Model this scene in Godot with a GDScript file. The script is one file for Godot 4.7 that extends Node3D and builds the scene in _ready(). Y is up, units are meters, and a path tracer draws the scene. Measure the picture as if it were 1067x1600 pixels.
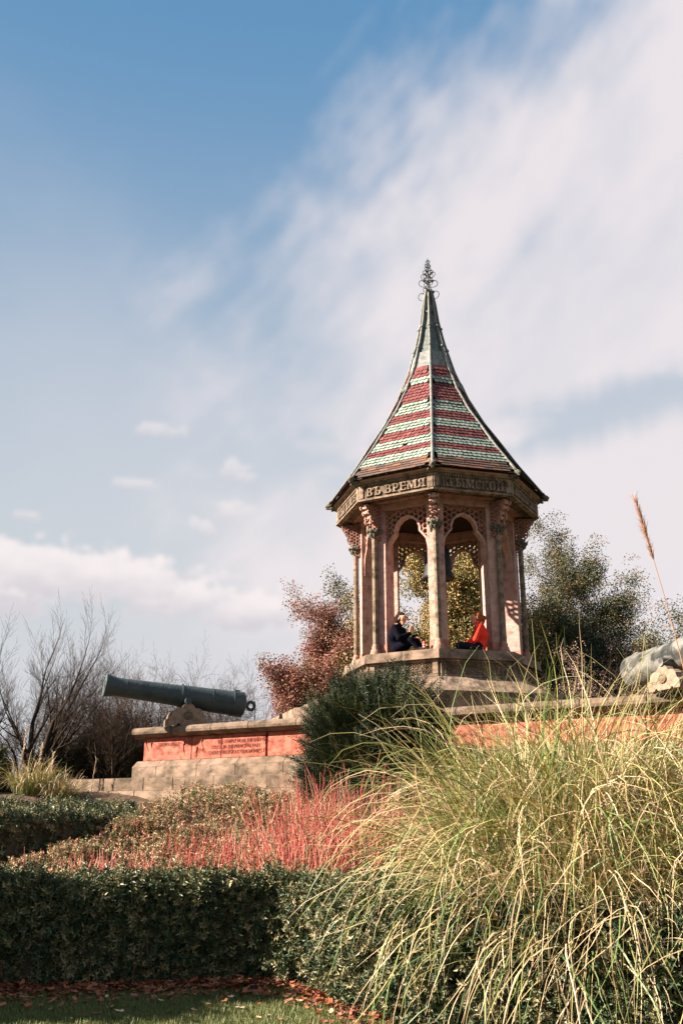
extends Node3D
# A park bell tower on a cannon podium above winter planting. Units are metres, y is up, the camera stands at the origin.

class Geo:
	var v := PackedVector3Array()
	var n := PackedVector3Array()
	var c := PackedColorArray()
	var col := Color(1, 1, 1)
	var xf := Transform3D()
	func tri(a: Vector3, b: Vector3, d: Vector3) -> void:   # anticlockwise seen from outside
		a = xf * a; b = xf * b; d = xf * d
		var q := (b - a).cross(d - a)
		if q.length_squared() < 1e-16: return
		q = q.normalized()
		v.append(a); v.append(d); v.append(b)
		n.append(q); n.append(q); n.append(q)
		c.append(col); c.append(col); c.append(col)
	func quad(a: Vector3, b: Vector3, d: Vector3, e: Vector3) -> void:
		tri(a, b, d); tri(a, d, e)
	func tri_n(a: Vector3, b: Vector3, d: Vector3, na: Vector3, nb: Vector3, nd: Vector3, ca: Color, cb: Color, cd: Color) -> void:
		v.append(xf * a); v.append(xf * d); v.append(xf * b)
		var bs := xf.basis
		n.append((bs * na).normalized()); n.append((bs * nd).normalized()); n.append((bs * nb).normalized())
		c.append(ca); c.append(cd); c.append(cb)
	func box(lo: Vector3, hi: Vector3, ch := 0.0) -> void:   # a box with chamfered edges
		if ch <= 0.0:
			var p := []
			for i in 8: p.append(Vector3(hi.x if i & 1 else lo.x, hi.y if i & 2 else lo.y, hi.z if i & 4 else lo.z))
			quad(p[4], p[5], p[7], p[6]); quad(p[1], p[0], p[2], p[3]); quad(p[5], p[1], p[3], p[7])
			quad(p[0], p[4], p[6], p[2]); quad(p[6], p[7], p[3], p[2]); quad(p[0], p[1], p[5], p[4])
			return
		var m := (lo + hi) * 0.5
		var h := (hi - lo) * 0.5
		var k := minf(ch, minf(h.x, minf(h.y, h.z)) * 0.9)
		var pt := func(s: Vector3, ax: int) -> Vector3:
			var q := Vector3(s.x * (h.x - k), s.y * (h.y - k), s.z * (h.z - k))
			q[ax] = s[ax] * h[ax]
			return m + q
		for ax in 3:
			var u := (ax + 1) % 3
			var w := (ax + 2) % 3
			for sg in [-1.0, 1.0]:
				var r := []
				for t in [[-1, -1], [1, -1], [1, 1], [-1, 1]]:
					var s := Vector3(); s[ax] = sg; s[u] = t[0]; s[w] = t[1]
					r.append(pt.call(s, ax))
				if sg > 0: quad(r[0], r[1], r[2], r[3])
				else: quad(r[3], r[2], r[1], r[0])
			for su in [-1.0, 1.0]:       # edges along ax
				for sw in [-1.0, 1.0]:
					var s0 := Vector3(); s0[ax] = -1; s0[u] = su; s0[w] = sw
					var s1 := s0; s1[ax] = 1
					var a: Vector3 = pt.call(s0, u)
					var b: Vector3 = pt.call(s1, u)
					var d: Vector3 = pt.call(s1, w)
					var e: Vector3 = pt.call(s0, w)
					if su * sw > 0: quad(a, e, d, b)
					else: quad(a, b, d, e)
		for i in 8:
			var s := Vector3(1 if i & 1 else -1, 1 if i & 2 else -1, 1 if i & 4 else -1)
			var a: Vector3 = pt.call(s, 0)
			var b: Vector3 = pt.call(s, 1)
			var d: Vector3 = pt.call(s, 2)
			if s.x * s.y * s.z > 0: tri(a, b, d)
			else: tri(a, d, b)
	func rings(rs: Array, closed_ends := true, smooth := true) -> void:   # each ring is a PackedVector3Array running anticlockwise seen from the far end
		var m: int = rs[0].size()
		var nr := []
		for i in rs.size():
			var row := PackedVector3Array()
			var a: PackedVector3Array = rs[i]
			var lo: PackedVector3Array = rs[maxi(i - 1, 0)]
			var hi: PackedVector3Array = rs[mini(i + 1, rs.size() - 1)]
			for j in m:
				var q := (a[(j + 1) % m] - a[(j + m - 1) % m]).cross(hi[j] - lo[j])
				row.append(q.normalized() if q.length_squared() > 1e-18 else Vector3.UP)
			nr.append(row)
		for i in rs.size() - 1:
			for j in m:
				var k := (j + 1) % m
				if smooth:
					tri_n(rs[i][j], rs[i][k], rs[i + 1][k], nr[i][j], nr[i][k], nr[i + 1][k], col, col, col)
					tri_n(rs[i][j], rs[i + 1][k], rs[i + 1][j], nr[i][j], nr[i + 1][k], nr[i + 1][j], col, col, col)
				else:
					quad(rs[i][j], rs[i][k], rs[i + 1][k], rs[i + 1][j])
		if closed_ends:
			var f: PackedVector3Array = rs[0]
			var l: PackedVector3Array = rs[-1]
			for j in range(1, m - 1):
				tri(f[0], f[j + 1], f[j])
				tri(l[0], l[j], l[j + 1])
	func tube(pts: Array, rad: Array, sides := 6, ends := true) -> void:
		var rs := []
		var up := Vector3(0.31, 0.2, 0.93)
		for i in pts.size():
			var d: Vector3 = (pts[mini(i + 1, pts.size() - 1)] - pts[maxi(i - 1, 0)]).normalized()
			var s := up.cross(d)
			if s.length_squared() < 1e-4: s = Vector3(1, 0.1, 0).cross(d)
			s = s.normalized()
			up = d.cross(s)
			var row := PackedVector3Array()
			for j in sides:
				var a := TAU * j / sides
				row.append(pts[i] + (s * cos(a) + up * sin(a)) * float(rad[i]))
			rs.append(row)
		rings(rs, ends)
	func lathe(prof: Array, sides := 16, smooth := true) -> void:   # prof: Vector2(radius, y) from the bottom up
		var rs := []
		for p in prof:
			var row := PackedVector3Array()
			for j in sides:
				var a := -TAU * j / sides
				row.append(Vector3(cos(a) * p.x, p.y, sin(a) * p.x))
			rs.append(row)
		rings(rs, true, smooth)
	func prism(poly: PackedVector2Array, y0: float, y1: float) -> void:   # poly in x,z
		var t := Geometry2D.triangulate_polygon(poly)
		for i in range(0, t.size(), 3):
			var a := poly[t[i]]
			var b := poly[t[i + 1]]
			var d := poly[t[i + 2]]
			if (b - a).cross(d - a) > 0:
				var s := b; b = d; d = s
			tri(Vector3(a.x, y1, a.y), Vector3(b.x, y1, b.y), Vector3(d.x, y1, d.y))
			tri(Vector3(a.x, y0, a.y), Vector3(d.x, y0, d.y), Vector3(b.x, y0, b.y))
		var cw := Geometry2D.is_polygon_clockwise(poly)
		for i in poly.size():
			var a := poly[i]
			var b := poly[(i + 1) % poly.size()]
			if not cw:
				var s := a; a = b; b = s
			quad(Vector3(a.x, y0, a.y), Vector3(b.x, y0, b.y), Vector3(b.x, y1, b.y), Vector3(a.x, y1, a.y))
	func mesh(m: Material = null) -> ArrayMesh:
		var a := []
		a.resize(Mesh.ARRAY_MAX)
		a[Mesh.ARRAY_VERTEX] = v
		a[Mesh.ARRAY_NORMAL] = n
		a[Mesh.ARRAY_COLOR] = c
		var am := ArrayMesh.new()
		am.add_surface_from_arrays(Mesh.PRIMITIVE_TRIANGLES, a)
		if m: am.surface_set_material(0, m)
		return am

var used := {}
var M := {}

func numbered(called: String) -> String:
	var k: int = used.get(called, 0)
	used[called] = k + 1
	return called if k == 0 else "%s_%03d" % [called, k]

func tag(o: Node, label := "", category := "", group := "", kind := "") -> Node:
	if label: o.set_meta("label", label)
	if category: o.set_meta("category", category)
	if group: o.set_meta("group", group)
	if kind: o.set_meta("kind", kind)
	return o

func thing(called: String, label: String, category: String, at := Vector3.ZERO, turn := 0.0, group := "") -> Node3D:
	var o := Node3D.new()
	o.name = numbered(called)
	add_child(o)
	o.position = at
	o.rotation_degrees.y = turn
	tag(o, label, category, group)
	return o

func put(called: String, g, m: Material, parent: Node = null, at := Transform3D()) -> MeshInstance3D:
	var o := MeshInstance3D.new()
	o.name = called if parent else numbered(called)
	o.mesh = g.mesh(m) if g is Geo else g
	if not (g is Geo) and m: o.material_override = m
	o.transform = at
	(parent if parent else self).add_child(o, true)
	return o

func scatter(called: String, mesh: Mesh, m: Material, xs: Array, cols: Array, parent: Node = null) -> MultiMeshInstance3D:
	mesh.surface_set_material(0, m)
	var mm := MultiMesh.new()
	mm.transform_format = MultiMesh.TRANSFORM_3D
	mm.use_colors = true
	mm.mesh = mesh
	mm.instance_count = xs.size()
	var b := PackedFloat32Array()
	b.resize(xs.size() * 16)
	var k := 0
	for i in xs.size():
		var t: Transform3D = xs[i]
		var q: Color = cols[i]
		var bs := t.basis
		var o := t.origin
		b[k] = bs.x.x; b[k + 1] = bs.y.x; b[k + 2] = bs.z.x; b[k + 3] = o.x
		b[k + 4] = bs.x.y; b[k + 5] = bs.y.y; b[k + 6] = bs.z.y; b[k + 7] = o.y
		b[k + 8] = bs.x.z; b[k + 9] = bs.y.z; b[k + 10] = bs.z.z; b[k + 11] = o.z
		b[k + 12] = q.r; b[k + 13] = q.g; b[k + 14] = q.b; b[k + 15] = 1.0
		k += 16
	mm.buffer = b
	var o2 := MultiMeshInstance3D.new()
	o2.name = called if parent else numbered(called)
	o2.multimesh = mm
	o2.material_override = m
	o2.set_meta("kind", "stuff")
	(parent if parent else self).add_child(o2, true)
	return o2

func lin(r: float, g: float, b: float) -> Color:
	return Color(r, g, b)

func srgb(r: float, g: float, b: float) -> Color:      # linear base colour -> albedo_color
	return Color(r, g, b).linear_to_srgb()

func noise_tex(sd: int, freq: float, oct: int, stops: Array, size := 512, warp := 0.0, kind := FastNoiseLite.TYPE_SIMPLEX_SMOOTH) -> NoiseTexture2D:
	var f := FastNoiseLite.new()
	f.seed = sd
	f.noise_type = kind
	f.frequency = freq
	f.fractal_octaves = oct
	f.fractal_gain = 0.55
	if warp > 0.0:
		f.domain_warp_enabled = true
		f.domain_warp_amplitude = warp
		f.domain_warp_frequency = freq * 2.0
	var t := NoiseTexture2D.new()
	t.width = size
	t.height = size
	t.seamless = true
	t.noise = f
	var g := Gradient.new()
	var off := PackedFloat32Array()
	var cs := PackedColorArray()
	for s in stops:
		off.append(s[0]); cs.append(Color(s[1], s[2], s[3]).linear_to_srgb())
	g.offsets = off
	g.colors = cs
	t.color_ramp = g
	return t

func bump_tex(sd: int, freq: float, oct: int, strength := 8.0, size := 512) -> NoiseTexture2D:
	var f := FastNoiseLite.new()
	f.seed = sd
	f.frequency = freq
	f.fractal_octaves = oct
	var t := NoiseTexture2D.new()
	t.width = size
	t.height = size
	t.seamless = true
	t.as_normal_map = true
	t.bump_strength = strength
	t.noise = f
	return t

func stone(col: Color, tex: Texture2D, bump: Texture2D, scale := 0.6, rough := 0.92, bs := 1.0) -> StandardMaterial3D:
	var m := StandardMaterial3D.new()
	m.albedo_color = col
	m.albedo_texture = tex
	m.vertex_color_use_as_albedo = true
	m.roughness = rough
	m.metallic_specular = 0.3
	m.normal_enabled = bump != null
	m.normal_texture = bump
	m.normal_scale = bs
	m.uv1_triplanar = true
	m.uv1_world_triplanar = true
	m.uv1_scale = Vector3.ONE * scale
	return m

func leafy(back := Color(0.3, 0.34, 0.12), rough := 0.55, spec := 0.4) -> StandardMaterial3D:
	var m := StandardMaterial3D.new()
	m.vertex_color_use_as_albedo = true
	m.roughness = rough
	m.metallic_specular = spec
	m.cull_mode = BaseMaterial3D.CULL_DISABLED
	if back != Color.BLACK:
		m.backlight_enabled = true
		m.backlight = back
	return m

func flat(col: Color, rough := 0.8, metal := 0.0) -> StandardMaterial3D:
	var m := StandardMaterial3D.new()
	m.albedo_color = col
	m.vertex_color_use_as_albedo = true
	m.roughness = rough
	m.metallic = metal
	return m

func make_materials() -> void:
	var bump := bump_tex(5, 0.03, 5, 10.0)
	var bump2 := bump_tex(9, 0.012, 6, 14.0)
	# weathered grain: mostly pale, with darker lichen and soot patches
	var grain := noise_tex(11, 0.008, 6, [[0.0, 0.42, 0.38, 0.36], [0.3, 0.70, 0.66, 0.62], [0.48, 0.90, 0.87, 0.84], [0.7, 0.98, 0.97, 0.96], [1.0, 1.0, 1.0, 1.0]], 1024, 18.0)
	var sooty := noise_tex(23, 0.006, 6, [[0.0, 0.22, 0.22, 0.20], [0.33, 0.42, 0.40, 0.36], [0.47, 0.74, 0.68, 0.63], [0.6, 0.94, 0.88, 0.84], [1.0, 1.0, 0.98, 0.96]], 1024, 40.0)
	M.sandstone = stone(srgb(0.215, 0.165, 0.13), sooty, bump2, 0.45, 0.92, 0.8)
	M.pinkstone = stone(srgb(0.43, 0.275, 0.235), grain, bump, 0.5, 0.9, 0.5)
	M.friezestone = stone(srgb(0.24, 0.188, 0.15), sooty, bump, 0.9, 0.92, 0.5)
	M.terracotta = stone(srgb(0.38, 0.12, 0.082), noise_tex(31, 0.01, 6, [[0.0, 0.20, 0.14, 0.13], [0.33, 0.46, 0.36, 0.34], [0.46, 0.80, 0.74, 0.70], [0.6, 1.0, 1.0, 1.0], [1.0, 1.0, 1.0, 0.95]], 1024, 40.0), bump, 0.55, 0.85, 0.4)
	M.capstone = stone(srgb(0.12, 0.115, 0.09), grain, bump, 1.5, 0.95, 1.0)
	M.lead = stone(srgb(0.22, 0.225, 0.22), noise_tex(41, 0.012, 5, [[0.0, 0.3, 0.34, 0.34], [0.45, 0.66, 0.68, 0.68], [0.7, 0.95, 0.95, 0.93], [1.0, 1.0, 1.0, 1.0]], 512, 20.0), bump, 1.2, 0.6, 0.3)
	M.tile = stone(srgb(0.68, 0.68, 0.68), noise_tex(43, 0.02, 5, [[0.0, 0.45, 0.42, 0.40], [0.4, 0.8, 0.78, 0.77], [0.7, 1.0, 1.0, 1.0]], 512), bump, 2.0, 0.62, 0.4)
	M.gunmetal = stone(srgb(0.045, 0.06, 0.064), noise_tex(47, 0.006, 6, [[0.0, 0.45, 0.5, 0.5], [0.4, 0.8, 0.85, 0.85], [0.55, 0.95, 1.0, 1.0], [0.68, 1.0, 1.0, 0.98], [1.0, 1.0, 1.0, 1.0]], 512, 20.0), bump, 0.8, 0.52, 0.25)
	M.guncoat = stone(srgb(0.155, 0.15, 0.14), noise_tex(53, 0.006, 6, [[0.0, 0.08, 0.10, 0.10], [0.36, 0.14, 0.16, 0.16], [0.46, 0.7, 0.7, 0.68], [0.6, 1.0, 1.0, 0.98], [1.0, 1.0, 1.0, 1.0]], 512, 30.0), bump, 0.9, 0.45, 0.25)
	M.carriage = stone(srgb(0.22, 0.17, 0.13), grain, bump, 1.0, 0.8, 0.4)
	M.iron = stone(srgb(0.035, 0.04, 0.042), null, bump, 3.0, 0.6, 0.3)
	M.ink = stone(srgb(0.13, 0.042, 0.028), null, null, 1.0, 0.9)
	M.soil = stone(srgb(0.085, 0.055, 0.036), grain, bump2, 0.35, 0.98, 1.0)
	M.turf = stone(srgb(0.075, 0.085, 0.028), noise_tex(61, 0.01, 6, [[0.0, 0.35, 0.3, 0.3], [0.45, 0.7, 0.75, 0.6], [0.65, 1.0, 1.0, 0.9]], 512), bump2, 0.5, 0.95, 1.0)
	M.bark = stone(srgb(0.115, 0.088, 0.068), noise_tex(67, 0.02, 5, [[0.0, 0.45, 0.45, 0.42], [0.5, 0.85, 0.82, 0.8], [0.8, 1.0, 1.0, 1.0]], 512), bump, 1.5, 0.95, 1.0)
	M.leaf = leafy()
	M.leafgloss = leafy(Color(0.2, 0.24, 0.1), 0.5, 0.4)
	M.needle = leafy(Color(0.12, 0.16, 0.06), 0.5, 0.35)
	M.blade = leafy(Color(0.42, 0.40, 0.2), 0.5, 0.4)
	M.stem = leafy(Color.BLACK, 0.55, 0.4)
	M.litter = leafy(Color(0.16, 0.09, 0.05), 0.8, 0.25)
	M.skin = flat(Color(1, 1, 1), 0.6)
	M.cloth = flat(Color(1, 1, 1), 0.95)
	M.cloth.metallic_specular = 0.12
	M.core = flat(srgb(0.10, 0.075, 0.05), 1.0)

func smooth(a: float, b: float, x: float) -> float:
	return smoothstep(a, b, x)

func make_sky() -> ImageTexture:
	# air and clouds by direction: azimuth (degrees right of -z) and elevation
	var w := 1440
	var h := 720
	var im := Image.create(w, h, false, Image.FORMAT_RGBF)
	var n1 := FastNoiseLite.new(); n1.seed = 3; n1.frequency = 1.0; n1.fractal_octaves = 5; n1.fractal_gain = 0.5
	var n2 := FastNoiseLite.new(); n2.seed = 8; n2.frequency = 1.0; n2.fractal_octaves = 5; n2.fractal_gain = 0.55
	var n3 := FastNoiseLite.new(); n3.seed = 17; n3.frequency = 1.0; n3.fractal_octaves = 6; n3.fractal_gain = 0.55
	var puffs := [[-19.0, 13.7, 4.6, 2.2], [-13.8, 13.4, 4.4, 2.1], [-22.5, 12.6, 6.0, 2.0], [-11.0, 12.6, 4.5, 1.5], [-9.2, 14.0, 2.0, 0.9], [-5.6, 11.9, 3.4, 1.3], [-2.8, 12.3, 2.4, 1.1],
		[-7.3, 20.7, 0.9, 0.9], [-6.6, 20.2, 0.8, 0.4], [-7.2, 18.0, 1.5, 0.8], [-8.9, 17.0, 1.1, 0.7], [-13.2, 19.4, 1.3, 0.35], [-12.4, 22.8, 1.6, 0.45], [-19.6, 17.0, 1.0, 0.35],
		[-40.0, 15.0, 7.0, 2.2], [-58.0, 13.0, 8.0, 2.0], [-80.0, 14.0, 7.0, 2.0], [70.0, 13.0, 8.0, 2.0], [110.0, 14.0, 9.0, 2.2], [150.0, 13.0, 8.0, 2.0], [-130.0, 14.0, 9.0, 2.3], [-165.0, 15.0, 7.0, 1.8]]
	for y in h:
		var el := 90.0 - (y + 0.5) * 180.0 / h
		for x in w:
			if el < -3.0:
				im.set_pixel(x, y, Color(0.10, 0.09, 0.075))
				continue
			var az := (x + 0.5) * 360.0 / w
			if az > 180.0: az -= 360.0
			var e := maxf(el, 0.0)
			# clear air: pale and slightly pink low down, blue higher up
			var t := smooth(4.0, 50.0, e)
			var cr := lerpf(0.585, 0.115, pow(t, 1.2))
			var cg := lerpf(0.63, 0.28, pow(t, 1.2))
			var cb := lerpf(0.665, 0.495, pow(t, 1.25))
			var ar := deg_to_rad(az)
			var er := deg_to_rad(e)
			var d := Vector3(sin(ar) * cos(er), sin(er), -cos(ar) * cos(er))
			# haze veil left of the view, paler
			var veil := smooth(-0.25, 0.55, n1.get_noise_3d(d.x * 1.6 + 4.0, d.y * 1.6, d.z * 1.6)) * 0.22
			# cirrus sheet: streaks that climb to the right
			var p := az * 0.86 + e * 0.52
			var q := -az * 0.60 + e * 0.80          # across the streaks
			var st := n2.get_noise_2d(p * 0.022, q * 0.055) * 0.6 + n2.get_noise_2d(p * 0.05 + 40.0, q * 0.17) * 0.25
			var edge := (-2.0 + maxf(0.0, e - 31.0) * 1.3 - 0.12 * maxf(0.0, 31.0 - e)) - az - st * 17.0 - n3.get_noise_2d(az * 0.11, e * 0.13) * 7.0 - n3.get_noise_2d(p * 0.12 + 3.0, q * 0.4) * 4.0
			var ci := smooth(15.0, -13.0, edge)
			var far := smooth(75.0, 40.0, absf(az - 14.0))
			ci *= lerpf(0.35, 1.0, far)
			# openings of blue under the sheet
			var hole := smooth(2.6, 0.4, absf(e - 22.0 + n3.get_noise_2d(az * 0.06 + 7.3, 2.0) * 4.0)) * smooth(-0.35, 0.25, n3.get_noise_2d(az * 0.07, e * 0.22) + 0.15)
			ci *= 1.0 - 0.75 * hole
			ci *= 0.76 + 0.24 * smooth(-0.5, 0.45, st + n3.get_noise_2d(p * 0.06, q * 0.09) * 0.7)
			ci = clampf(ci * 1.03 + veil, 0.0, 0.97)
			cr = lerpf(cr, 0.80, ci); cg = lerpf(cg, 0.75, ci); cb = lerpf(cb, 0.775, ci)
			# low cumulus
			var cu := 0.0
			var top := 0.0
			for b in puffs:
				var dx: float = (az - b[0]) / b[2]
				if absf(dx) > 1.6: continue
				var dy: float = (e - b[1]) / (b[3] if e > b[1] else b[3] * 0.85)
				if absf(dy) > 2.2: continue
				var r: float = sqrt(dx * dx + dy * dy)
				r += (n3.get_noise_2d(az * 0.55, e * 0.9) * 0.55 + n3.get_noise_2d(az * 0.16 + 9.0, e * 0.3) * 0.35) * (1.0 if b[2] > 3.0 else 2.0)
				var m := smooth(1.05, 0.72, r) * (0.95 if b[2] > 3.0 else 0.5)
				if m > cu:
					cu = m
					top = dy
			if cu > 0.0:
				var li := smooth(-1.0, 0.8, top + n3.get_noise_2d(az * 0.4, e * 0.6) * 0.5)
				cr = lerpf(cr, lerpf(0.64, 0.90, li), cu); cg = lerpf(cg, lerpf(0.61, 0.83, li), cu); cb = lerpf(cb, lerpf(0.65, 0.83, li), cu)
			# grey pink haze along the horizon
			var hz := smooth(12.2, 7.0, e + n1.get_noise_2d(az * 0.03, e * 0.1) * 2.5) * 0.65
			cr = lerpf(cr, 0.645, hz); cg = lerpf(cg, 0.64, hz); cb = lerpf(cb, 0.67, hz)
			im.set_pixel(x, y, Color(cr, cg, cb))
	return ImageTexture.create_from_image(im)

func _ready() -> void:
	var cam := Camera3D.new()
	cam.name = "camera"
	add_child(cam)
	cam.position = Vector3(0, 1.6, 0)
	cam.rotation_degrees = Vector3(18.2, 0, 0)
	cam.fov = 58.11
	cam.near = 0.1
	cam.far = 600.0
	var we := WorldEnvironment.new()
	we.name = "world_environment"
	var env := Environment.new()
	env.background_mode = Environment.BG_SKY
	var sky := Sky.new()
	var pm := PanoramaSkyMaterial.new()
	pm.panorama = make_sky()
	sky.sky_material = pm
	env.sky = sky
	env.background_energy_multiplier = 0.235
	env.tonemap_mode = Environment.TONE_MAPPER_LINEAR
	env.tonemap_exposure = 4.5
	env.sdfgi_enabled = true
	env.ssao_enabled = true
	env.ssil_enabled = true
	we.environment = env
	add_child(we)
	var sun := DirectionalLight3D.new()
	sun.name = "sun"
	sun.light_energy = 1.6
	sun.light_color = Color(1.0, 0.935, 0.86)
	sun.light_angular_distance = 0.55
	sun.shadow_enabled = true
	add_child(sun)
	var sa := deg_to_rad(82.0)     # left of the +z axis
	var se := deg_to_rad(28.0)
	var to_sun := Vector3(-sin(sa) * cos(se), sin(se), cos(sa) * cos(se))
	sun.look_at_from_position(to_sun * 50.0, Vector3.ZERO)
	make_materials()
	build_ground()
	build_podium()
	build_tower()
	build_cannons()
	build_people()
	build_trees()
	build_planting()
	build_litter()

func hedge_line(x: float) -> float:    # distance ahead of the camera at which the front planting bed begins
	var pts := [Vector2(-60, 8.9), Vector2(-7.0, 9.2), Vector2(-0.6, 10.3), Vector2(0.0, 8.9), Vector2(1.2, 7.5), Vector2(3.6, 5.9), Vector2(60, -20)]
	for i in pts.size() - 1:
		if x <= pts[i + 1].x:
			return lerpf(pts[i].y, pts[i + 1].y, (x - pts[i].x) / (pts[i + 1].x - pts[i].x))
	return -20.0

var gn: FastNoiseLite

func ground_y(x: float, z: float) -> float:
	var d := -z
	var f := d - hedge_line(x) - 0.4
	var wob := gn.get_noise_2d(x * 0.6, z * 0.6) * 0.06
	return 1.5 * clampf(f / 6.2, 0.0, 1.0) + 0.5 * clampf((f - 6.2) / 2.0, 0.0, 1.0) + (wob if f > 0.0 else wob * 0.3)

func build_ground() -> void:
	gn = FastNoiseLite.new()
	gn.seed = 4
	gn.frequency = 1.0
	var g := Geo.new()
	var xs := []
	var x := -260.0
	while x < 260.0:
		xs.append(x)
		x += 0.4 if absf(x) < 16.0 else (2.0 if absf(x) < 40.0 else 20.0)
	xs.append(260.0)
	var zs := []
	var z := 40.0
	while z > -420.0:
		zs.append(z)
		z -= 0.4 if z < 2.0 and z > -26.0 else (4.0 if z > -60.0 else 30.0)
	zs.append(-420.0)
	for i in xs.size() - 1:
		for j in zs.size() - 1:
			var p := []
			for t in [[0, 0], [1, 0], [1, 1], [0, 1]]:
				var px: float = xs[i + t[0]]
				var pz: float = zs[j + t[1]]
				p.append(Vector3(px, ground_y(px, pz), pz))
			var md: Vector3 = (p[0] + p[2]) * 0.5
			g.col = Color(1, 1, 1)
			g.quad(p[0], p[1], p[2], p[3])
	tag(put("ground", g, M.turf), "", "", "", "structure")
	# soil of the planting bed
	var b := Geo.new()
	for i in 62:
		for j in 40:
			var p := []
			var ok := true
			for t in [[0, 0], [1, 0], [1, 1], [0, 1]]:
				var px: float = -9.0 + (i + t[0]) * 0.3
				var pz: float = -5.4 - (j + t[1]) * 0.32
				if -pz < hedge_line(px) + 0.1: ok = false
				p.append(Vector3(px, ground_y(px, pz) + 0.012, pz))
			if ok: b.quad(p[0], p[1], p[2], p[3])
	tag(put("planting_bed", b, M.soil), "", "", "", "structure")

# a moulding of profile (z, y) drawn along x with bevelled ends
func bar_x(prof: Array, x0: float, x1: float, bev := 0.006) -> Geo:
	var g := Geo.new()
	var mid := Vector2()
	for p in prof: mid += p
	mid /= prof.size()
	var rs := []
	for s in [[x0, 1.0], [x0 + bev, 0.0], [x1 - bev, 0.0], [x1, 1.0]]:
		var row := PackedVector3Array()
		for p in prof:
			var q: Vector2 = p
			if s[1] > 0.0: q = q + (mid - q).normalized() * bev
			row.append(Vector3(s[0], q.y, q.x))
		rs.append(row)
	g.rings(rs, true, false)
	return g

func text_mesh(s: String, size: float, depth: float, serif := true, bold := 600) -> TextMesh:
	var f := SystemFont.new()
	f.font_names = PackedStringArray(["Droid Serif" if serif else "Droid Sans"])
	f.font_weight = bold
	var t := TextMesh.new()
	t.text = s
	t.font = f
	t.font_size = 48
	t.pixel_size = size / 48.0
	t.depth = depth
	t.curve_step = 2.0
	t.horizontal_alignment = HORIZONTAL_ALIGNMENT_LEFT
	return t

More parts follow.
